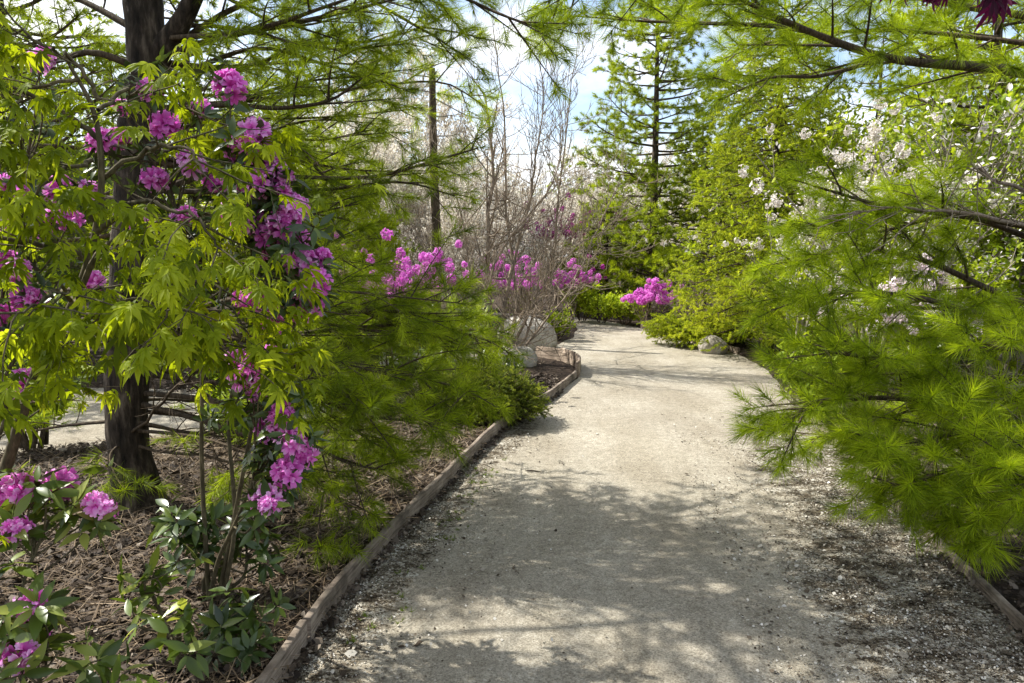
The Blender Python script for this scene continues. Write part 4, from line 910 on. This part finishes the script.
def shrub(name, label, cat, base, rng, nst, hgt, r, spread, levels, leaf, lm, lsize, nl, bm='bark_twig', group=None, jit=.03, vm=.5, rmin=.003, part='foliage', upb=.2, fl=None):
    base = np.asarray(base, float); o = thing(name, label, cat, base, group)
    sk = grow(rng, starts(rng, base, nst, hgt, r, spread), levels, .10, .08, rmin); wood_of(sk, (6, 4, 3, 3)).build('stems', M[bm], o)
    if leaf is not None:
        b = Buf(); leaves_on(b, rng, sk[-1][0], nl, leaf, lsize, jit, v=vm, upb=upb); leaves_on(b, rng, sk[-2][0], max(1, nl // 3), leaf, lsize, jit, v=vm, upb=upb); b.build(part, M[lm], o)
    if fl and fl[0] == 'blossom' and fl[2] > 80:
        b = Buf(); leaves_on(b, rng, sk[-1][0], 9, SM_LEAF, .045, .05, v=.6, vs=.3, spread=1.5, lo=.5); b.build('blossoms', M['blossom'], o)
    if fl:
        mat, sz, nfl, spots = fl; ends = sk[-1][0][:, -1] if spots is None else spots
        idx = rng.permutation(len(ends)); idx = idx[ends[idx, 2] > np.percentile(ends[:, 2], 52)][:nfl]; me = {}
        for k, i in enumerate(idx):
            tv, tf, ta = (LOOSE if 'blossom' in mat else BALL)[k % 3]
            if (k % 3) not in me:
                b = Buf(); b.add(tv * sz + base, tf, ta); q = b.build('flower_cluster', M[mat], o); me[k % 3] = q
            else:
                q = me[k % 3].copy(); COL.objects.link(q); q.parent = o
            q.location = tuple(ends[i] - base); q.rotation_euler = (rng.uniform(-.6, .6), rng.uniform(-.6, .6), rng.uniform(0, 6.28)); s_ = rng.uniform(.7, 1.3); q.scale = (s_, s_, s_)
    return o
rng = np.random.default_rng(72)
def gp_(px, py, dy=0): p = G(px, py); return np.array([p[0], p[1] + dy, .06])
def at_(px, Y): return np.array([(px - 512) / F * Y * .993, Y, .08])
# pale-leaved shrub at the foot of the bare tree
shrub('pieris_shrub', 'broadleaf shrub with pale whorled leaves at the foot of the bare tree', 'shrub', at_(468, 9.2), rng, 9, .75, .014, .42, [(4, .5, 38, .3), (3, .5, 40, .4)], RH_LEAF, 'leaf_bright', .085, 6, vm=.62, bm='bark_grey')
shrub('pieris_shrub', 'low broadleaf shrub with pale leaves in front of the blocky grey rock', 'shrub', at_(492, 8.6), rng, 7, .30, .010, .7, [(4, .55, 38, .3), (3, .5, 40, .4)], RH_LEAF, 'leaf_bright', .07, 5, vm=.55)
shrub('pieris_shrub', 'broadleaf shrub with dark and pale leaves between the low pine boughs and dwarf spruce', 'shrub', at_(420, 8.0), rng, 8, .45, .012, .6, [(4, .55, 38, .3), (3, .5, 40, .4)], RH_LEAF, 'leaf_bright', .08, 5, vm=.45)
shrub('euonymus_shrub', 'small yellow-green shrub beside the large pale boulder', 'shrub', gp_(556, 341, .1), rng, 9, .36, .010, .55, [(5, .55, 36, .2), (4, .5, 38, .3)], SM_LEAF, 'shrub_lime', .055, 7)
for k, (px, Y, h, lab) in enumerate([(583, 17.8, .48, 'leftmost of the three rounded lime shrubs along the far side of the path'), (603, 17.2, .50, 'middle one of the three rounded lime shrubs along the far side of the path'), (627, 16.6, .48, 'rounded lime shrub immediately left of the magenta azalea at the far bend')]):
    shrub('lime_shrub', lab, 'shrub', at_(px, Y), rng, 11, h, .010, .75, [(5, .55, 36, .2), (4, .5, 38, .3)], SM_LEAF, 'shrub_lime', .075, 8, group='lime shrubs along the far path edge')
# azaleas
LV = [(5, .5, 36, .3), (4, .5, 36, .3)]
shrub('azalea', 'rounded magenta azalea at the far right bend of the path', 'azalea', at_(651, 15.4), rng, 9, .60, .010, .30, LV, SM_LEAF, 'shrub_green', .05, 1, bm='twig_pale', fl=('petal_far', .075, 95, None))
shrub('azalea', 'pale magenta azalea in full bloom above the low left pine boughs', 'azalea', at_(394, 8.6), rng, 17, 1.12, .014, .34, LV, SM_LEAF, 'leaf_bright', .05, 1, fl=('petal_far', .056, 99, None))
shrub('azalea', 'magenta azalea glimpsed through the stems of the bare tree', 'azalea', at_(519, 14.5), rng, 10, .95, .012, .35, LV, SM_LEAF, 'shrub_green', .05, 1, bm='twig_pale', fl=('petal_far', .075, 70, None))
shrub('azalea', 'small pale magenta azalea right of the bare tree, above the yellow-green shrub', 'azalea', at_(570, 17.5), rng, 9, .80, .010, .35, LV, SM_LEAF, 'shrub_green', .05, 1, bm='twig_pale', fl=('petal_far', .075, 45, None))
shrub('azalea', 'tall deep magenta azalea with sparse flowers in the bare thicket', 'azalea', at_(553, 20.5), rng, 10, 1.9, .02, .34, LV, None, 'bud', .05, 1, bm='twig_pale', fl=('petal_dark', .085, 90, None))
shrub('azalea', 'thin azalea with a few deep magenta flowers by the lime shrubs', 'azalea', at_(592, 18.4), rng, 5, .95, .010, .2, [(3, .45, 34, .4), (2, .5, 36, .4)], None, 'bud', .05, 1, bm='bark_twig', fl=('petal_dark', .06, 12, None))
# bare shrub on the right and the mulch mound behind
shrub('bare_shrub', 'leafless beige shrub between the magenta azalea and the lime spruce', 'shrub', at_(694, 14.8), rng, 13, .75, .016, .5, [(5, .55, 34, .2), (4, .55, 36, .3)], None, 'bud', .05, 1, bm='twig_pale', rmin=.004)
shrub('bare_shrub', 'thin leafless shrub at the right path edge in front of the pine', 'shrub', gp_(762, 440, .1), rng, 8, .22, .005, .9, [(4, .55, 34, .2)], None, 'bud', .05, 1, bm='twig_pale', rmin=.0022)
# white and blush flowering shrubs behind the right pine
shrub('blossom_tree', 'white blossoming small tree behind the upper right pine boughs', 'flowering tree', np.array([4.0, 8.0, .1]), rng, 13, 1.85, .03, .38, [(5, .5, 38, .4), (4, .5, 38, .3)], SM_LEAF, 'shrub_lime', .06, 6, fl=('blossom', .075, 100, None), bm='bark_grey')
shrub('blossom_tree', 'smaller white blossoming tree left of the larger one, beside the lime spruce', 'flowering tree', np.array([3.95, 10.1, .1]), rng, 7, 1.55, .026, .30, [(5, .5, 38, .4), (4, .5, 38, .3)], SM_LEAF, 'shrub_lime', .06, 6, fl=('blossom', .055, 70, None), bm='bark_grey')
shrub('rhododendron', 'blush pink rhododendron seen through the right pine boughs', 'rhododendron', np.array([3.75, 6.9, .1]), rng, 9, .85, .02, .45, [(5, .5, 38, .35), (3, .5, 38, .3)], RH_LEAF, 'leaf_bright', .085, 5, fl=('blossom_pink', .085, 90, None))
shrub('leafy_shrub', 'lime-leaved shrub filling the gap behind the right pine', 'shrub', np.array([4.6, 8.3, .1]), rng, 14, 1.0, .02, .6, [(6, .55, 38, .2), (5, .5, 40, .3)], SM_LEAF, 'shrub_lime', .075, 9)
shrub('leafy_shrub', 'mid green shrub low behind the right pine boughs', 'shrub', np.array([3.0, 7.2, .08]), rng, 12, .55, .016, .6, [(6, .55, 38, .2), (5, .5, 40, .3)], SM_LEAF, 'shrub_green', .06, 8)

# ------------------------------------------------------------------ left background, behind the maple and the pine
for k, (X, Y, h, m_, lab) in enumerate([(-3.9, 5.9, .50, 'shrub_green', 'low green shrub left of the dark pine trunk before the side path'), (-2.15, 6.0, .42, 'shrub_green', 'low green shrub right of the dark pine trunk before the side path'), (-6.6, 9.8, 1.25, 'shrub_green', 'fresh green leafy shrub far left beyond the bright side path'), (-4.9, 10.4, 1.0, 'shrub_lime', 'lime leafy shrub behind the dark pine trunk'), (-3.1, 10.6, .9, 'shrub_green', 'green leafy shrub beyond the side path right of the pine trunk'), (-8.6, 9.0, 1.5, 'shrub_lime', 'tall lime shrub at the far left edge behind the maple')]):
    shrub('leafy_shrub', lab, 'shrub', np.array([X, Y, .1]), rng, 14, h, .022, .5, [(6, .55, 38, .2), (5, .5, 40, .3)], SM_LEAF, m_, .075, 9)

def far_pine(label, base, hgt, rad, rng, mat, nb, n=18, ln=.11, wd=.011, z0=.5, tr=.11, side=.5, sp=.2, group=None, vm=.5, expo=.8, name='white_pine', tsp=.17):
    base = np.asarray(base, float); o = thing(name, label, 'pine tree', base, group)
    b = Buf(); ax = curve([base + [0, 0, -.1], base + [.03, 0, hgt * .5], base + [0, .05, hgt]], 24); b.tubes(ax, np.linspace(tr, .012, 24), 9); b.build('trunk', M['bark_dark'], o)
    nb = int(nb * 1.35); wb = Buf(); nbf = Buf()
    for k in range(nb):
        q = k / nb; z = z0 + (hgt - z0 - .1) * q + rng.normal(0, .10); a = k * 2.39996 + rng.uniform(-.6, .6); Lb = (rad * (1 - q) ** expo + .15) * rng.uniform(.45, 1.2); dv = np.array([math.cos(a), math.sin(a), 0]); p0 = base + np.array([0, 0, z])
        axx = curve([p0, p0 + dv * Lb * .4 + [0, 0, .04], p0 + dv * Lb * .75 + [0, 0, .10 * Lb], p0 + dv * Lb + [0, 0, .22 * Lb]], 10)
        wood, P, D, SLn = bough(rng, axx, .02 + .006 * Lb, side_len=side, spacing=sp, tsp=tsp, minr=.004, start=.22)
        wb.V += wood.V; wb.A += wood.A
        for f in (3, 4): wb.F[f] += [x + wb.n for x in wood.F[f]]
        wb.n += wood.n
        needles(nbf, rng, P, D, SLn, int(n * 1.6), ln, wd * 1.15, v=np.clip(rng.normal(vm + rng.normal(0, .08), .2, len(P)), 0, 1))
    w_ = wb.build('branches', M['bark_twig'], o); nbf.build('needles', M[mat], w_)
    return o
rng = np.random.default_rng(81)
far_pine('tall slender pine with bare lower trunk standing at the far side of the bend', at_(652, 21.5), 10.5, 2.3, rng, 'needle_lime', 68, 28, .14, .011, 2.4, .15, .7, .16, expo=.45, tsp=.12)
far_pine('young yellow-green pine behind the three lime shrubs', at_(606, 19.6), 3.0, 1.35, rng, 'needle_lime', 40, 22, .13, .014, .4, .06, .5, .16)
far_pine('young yellow-green pine directly below the tall slender pine', at_(650, 18.6), 2.7, 1.2, rng, 'needle_lime', 36, 22, .13, .014, .4, .06, .5, .16)
far_pine('dense green pine between the tall slender pine and the lime spruce', at_(704, 20.0), 4.4, 1.7, rng, 'needle_far', 44, 22, .13, .016, .4, .1, .55, .18)
far_pine('mid green pine behind the lime spruce at the right', at_(775, 17.0), 6.2, 2.2, rng, 'needle_lime', 56, 22, .13, .016, .4, .13, .6, .2)
far_pine('large pine far right behind the white blossoming tree', np.array([6.8, 10.8, .1]), 6.8, 2.5, rng, 'needle_lime', 64, 22, .12, .013, .3, .14, .6, .18)
far_pine('young lime pine behind the blush rhododendron', np.array([5.6, 9.6, .1]), 2.8, 1.5, rng, 'needle_lime', 40, 24, .12, .012, .3, .07, .5, .15)
far_pine('dark green pine behind the right pine trunk', np.array([7.8, 7.4, .1]), 6.0, 2.4, rng, 'needle_far', 54, 22, .12, .012, .3, .13, .6, .18)
far_pine('green pine beyond the side path behind the dark trunk', np.array([-5.2, 12.2, .1]), 6.6, 2.2, rng, 'needle_far', 56, 22, .12, .013, .4, .13, .6, .2)
far_pine('lime-green pine left of the magenta azalea in the mid distance', np.array([-2.9, 11.6, .1]), 3.3, 1.5, rng, 'needle_lime', 42, 24, .12, .012, .3, .08, .5, .16)
far_pine('tall green pine at the far left beyond the side path', np.array([-9.6, 12.5, .1]), 8.5, 2.6, rng, 'needle_far', 60, 20, .12, .015, .4, .16, .65, .22)

far_pine('green pine rising from the pale thicket right of the dark trunk', np.array([-5.3, 18.0, .1]), 7.0, 2.0, rng, 'needle_far', 50, 24, .12, .011, .5, .12, .55, .17, tsp=.14)
far_pine('pine in the upper left gap between the dark trunk and the picture edge', np.array([-6.2, 9.3, .1]), 7.6, 2.2, rng, 'needle_lime', 52, 22, .11, .009, 1.6, .12, .55, .17, tsp=.14)
# weathered snag
q0 = at_(433, 13.5); q0[2] = .05
sg = thing('dead_trunk', 'bare dark trunk with a broken top rising behind the magenta azalea', 'dead tree', q0)
b = Buf(); ax = curve([q0 + [0, 0, -.1], q0 + [.07, 0, 1.4], q0 + [.03, .03, 3.2], np.array([W(432, 68, 13.5)[0], 13.5, W(432, 68, 13.5)[2]])], 30); rr = np.linspace(.105, .058, 30) * (1 + .06 * np.sin(np.arange(30) * 2.1)); b.tubes(ax, rr, 9)
b.add([ax[-1] + [.05 * math.cos(a), .05 * math.sin(a), .02 + .05 * (k % 2)] for k, a in enumerate(np.linspace(0, 6.28, 7)[:-1])] + [ax[-1] + [0, 0, .03]], [[k, (k + 1) % 6, 6] for k in range(6)]); b.build('trunk', M['bark_twig'], sg)
st = [(ax[i], rng.normal(0, 1, 3) * [1, 1, .3], rng.uniform(.4, 1.2), .014) for i in range(6, 29, 2)]
for st1 in st:
    b = Buf()
    for (P, Rr), s_ in zip(grow(rng, [st1], [(5, .6, 40, .3), (3, .5, 40, .3)], .1, .02, .003), (5, 3, 3)): b.tubes(P, Rr, s_)
    b.build('branch', M['bark_grey'], sg)

# ------------------------------------------------------------------ pale thicket of budding trees
def thicket_tree(label, base, rng, hgt, nst, buds, spread=.32, group=None, bm='twig_pale', mat='bud', bs=.05):
    base = np.asarray(base, float); o = thing('budding_tree', label, 'tree', base, group)
    sk = grow(rng, starts(rng, base, nst, hgt * .55, .035, spread), [(5, .55, 32, .25), (5, .52, 34, .25), (3, .5, 36, .3)], .10, .09, .005)
    wood_of(sk, (6, 5, 3, 3)).build('branches', M[bm], o)
    if buds:
        b = Buf(); leaves_on(b, rng, sk[-1][0], buds, SM_LEAF, bs, .03, v=.5, vs=.28, spread=1.2); b.build('buds', M[mat], o)
    return o
rng = np.random.default_rng(91)
GT = 'budding trees in the thicket beyond the bend'
GL = 'pale budding tree in the leafless thicket beyond the bend'
protos = [thicket_tree(GL, at_(470, 17.0), rng, 4.2, 7, 20, group=GT, bs=.06), thicket_tree(GL, at_(390, 18.0), rng, 4.0, 7, 22, group=GT, bs=.06), thicket_tree(GL, at_(560, 24.0), rng, 5.0, 7, 20, bs=.07, group=GT)]
for k, (px, Y, s_) in enumerate([(350, 14.5, 1.15), (415, 18, 1.2), (375, 21, 1.5), (520, 20, .85), (590, 22, 1.0), (320, 19, 1.4), (610, 27, 1.1), (500, 28, 1.25), (440, 15.5, .62), (400, 28, 1.3), (545, 31, 1.2), (460, 34, 1.4), (670, 30, 1.2), (730, 27, 1.15), (360, 34, 1.5), (260, 24, 1.3), (590, 36, 1.4), (640, 40, 1.5)]):
    dup(protos[k % 3], at_(px, Y), rng.uniform(0, 6.28), s_)
def leafy_tree(label, base, rng, hgt, mat, size=.09, nl=9, spread=.45, nst=6, group=None, extra=None, name='broadleaf_tree'):
    base = np.asarray(base, float); o = thing(name, label, 'tree', base, group)
    sk = grow(rng, starts(rng, base, nst, hgt * .52, .05, spread), [(7, .55, 40, .15), (5, .5, 40, .25), (4, .5, 40, .3)], .10, .06, .004)
    wood_of(sk, (7, 5, 3, 3)).build('branches', M['bark_grey'], o)
    b = Buf(); leaves_on(b, rng, sk[-1][0], nl, SM_LEAF, size, .05, v=.5, vs=.25); b.build('crown', M[mat], o)
    if extra:
        b = Buf(); leaves_on(b, rng, sk[-1][0], 2, SM_LEAF, size, .05, v=.6, vs=.25); b.build('blossoms', M[extra], o)
    return o
rng = np.random.default_rng(95)
leafy_tree('lime-leaved tree behind the large maple at the far left', np.array([-7.4, 11.4, .1]), rng, 7.6, 'shrub_green')
leafy_tree('budding lime tree with whitish blossom behind the dark pine trunk', np.array([-5.0, 14.0, .1]), rng, 5.4, 'shrub_lime', extra='bud')
leafy_tree('green tree between the dark pine trunk and the magenta azalea', np.array([-3.6, 13.2, .1]), rng, 3.2, 'shrub_green')
leafy_tree('lime-green tree behind the white blossoming tree', np.array([5.0, 11.6, .1]), rng, 4.6, 'shrub_lime')
leafy_tree('fresh green tree right of the white blossoming tree', np.array([6.0, 9.0, .1]), rng, 4.4, 'shrub_green', extra='blossom')
leafy_tree('tall lime tree filling the upper right behind the pine boughs', np.array([8.6, 12.4, .1]), rng, 7.0, 'shrub_lime', size=.11)
leafy_tree('green tree at the right edge beyond the pine trunk', np.array([8.2, 9.6, .1]), rng, 5.4, 'shrub_green')
GL2 = 'broadleaf trees of the far backdrop'
lt = leafy_tree('green broadleaf tree far back beyond the garden', at_(60, 24), rng, 7.0, 'shrub_green', .16, group=GL2)
for px, Y, s_ in [(-150, 22, 1), (230, 30, 1.1), (820, 26, 1.1), (930, 22, 1.0), (1080, 22, 1.1), (740, 32, 1.1), (620, 34, .9), (330, 34, .9), (120, 40, 1.4), (880, 40, 1.5)]:
    dup(lt, at_(px, Y), rng.uniform(0, 6.28), s_)
GF = 'trees of the far backdrop beyond the garden'
fp = [far_pine('green pine in the far tree line beyond the garden', at_(120, 30), 8, 2.6, rng, 'needle_far', 40, 12, .2, .035, .4, .2, .9, .4, GF, tsp=.35), far_pine('green pine in the far tree line beyond the garden', at_(800, 29), 7, 2.6, rng, 'needle_lime', 40, 12, .2, .035, .4, .2, .9, .4, GF, tsp=.35)]
k = 0
for px, Y, s_ in [(20, 26, 1), (200, 34, 1.1), (-80, 24, .95), (-220, 28, 1), (870, 24, 1.05), (950, 26, 1.1), (1050, 23, .95), (1150, 28, 1.2), (700, 38, 1.1), (300, 42, 1.2), (420, 48, 1.15), (560, 50, 1.1), (500, 46, .9), (640, 48, 1.1), (770, 44, 1.2)]:
    dup(fp[k % 2], at_(px, Y), rng.uniform(0, 6.28), s_); k += 1
print('tris', sum(len(m.polygons) for m in bpy.data.meshes))
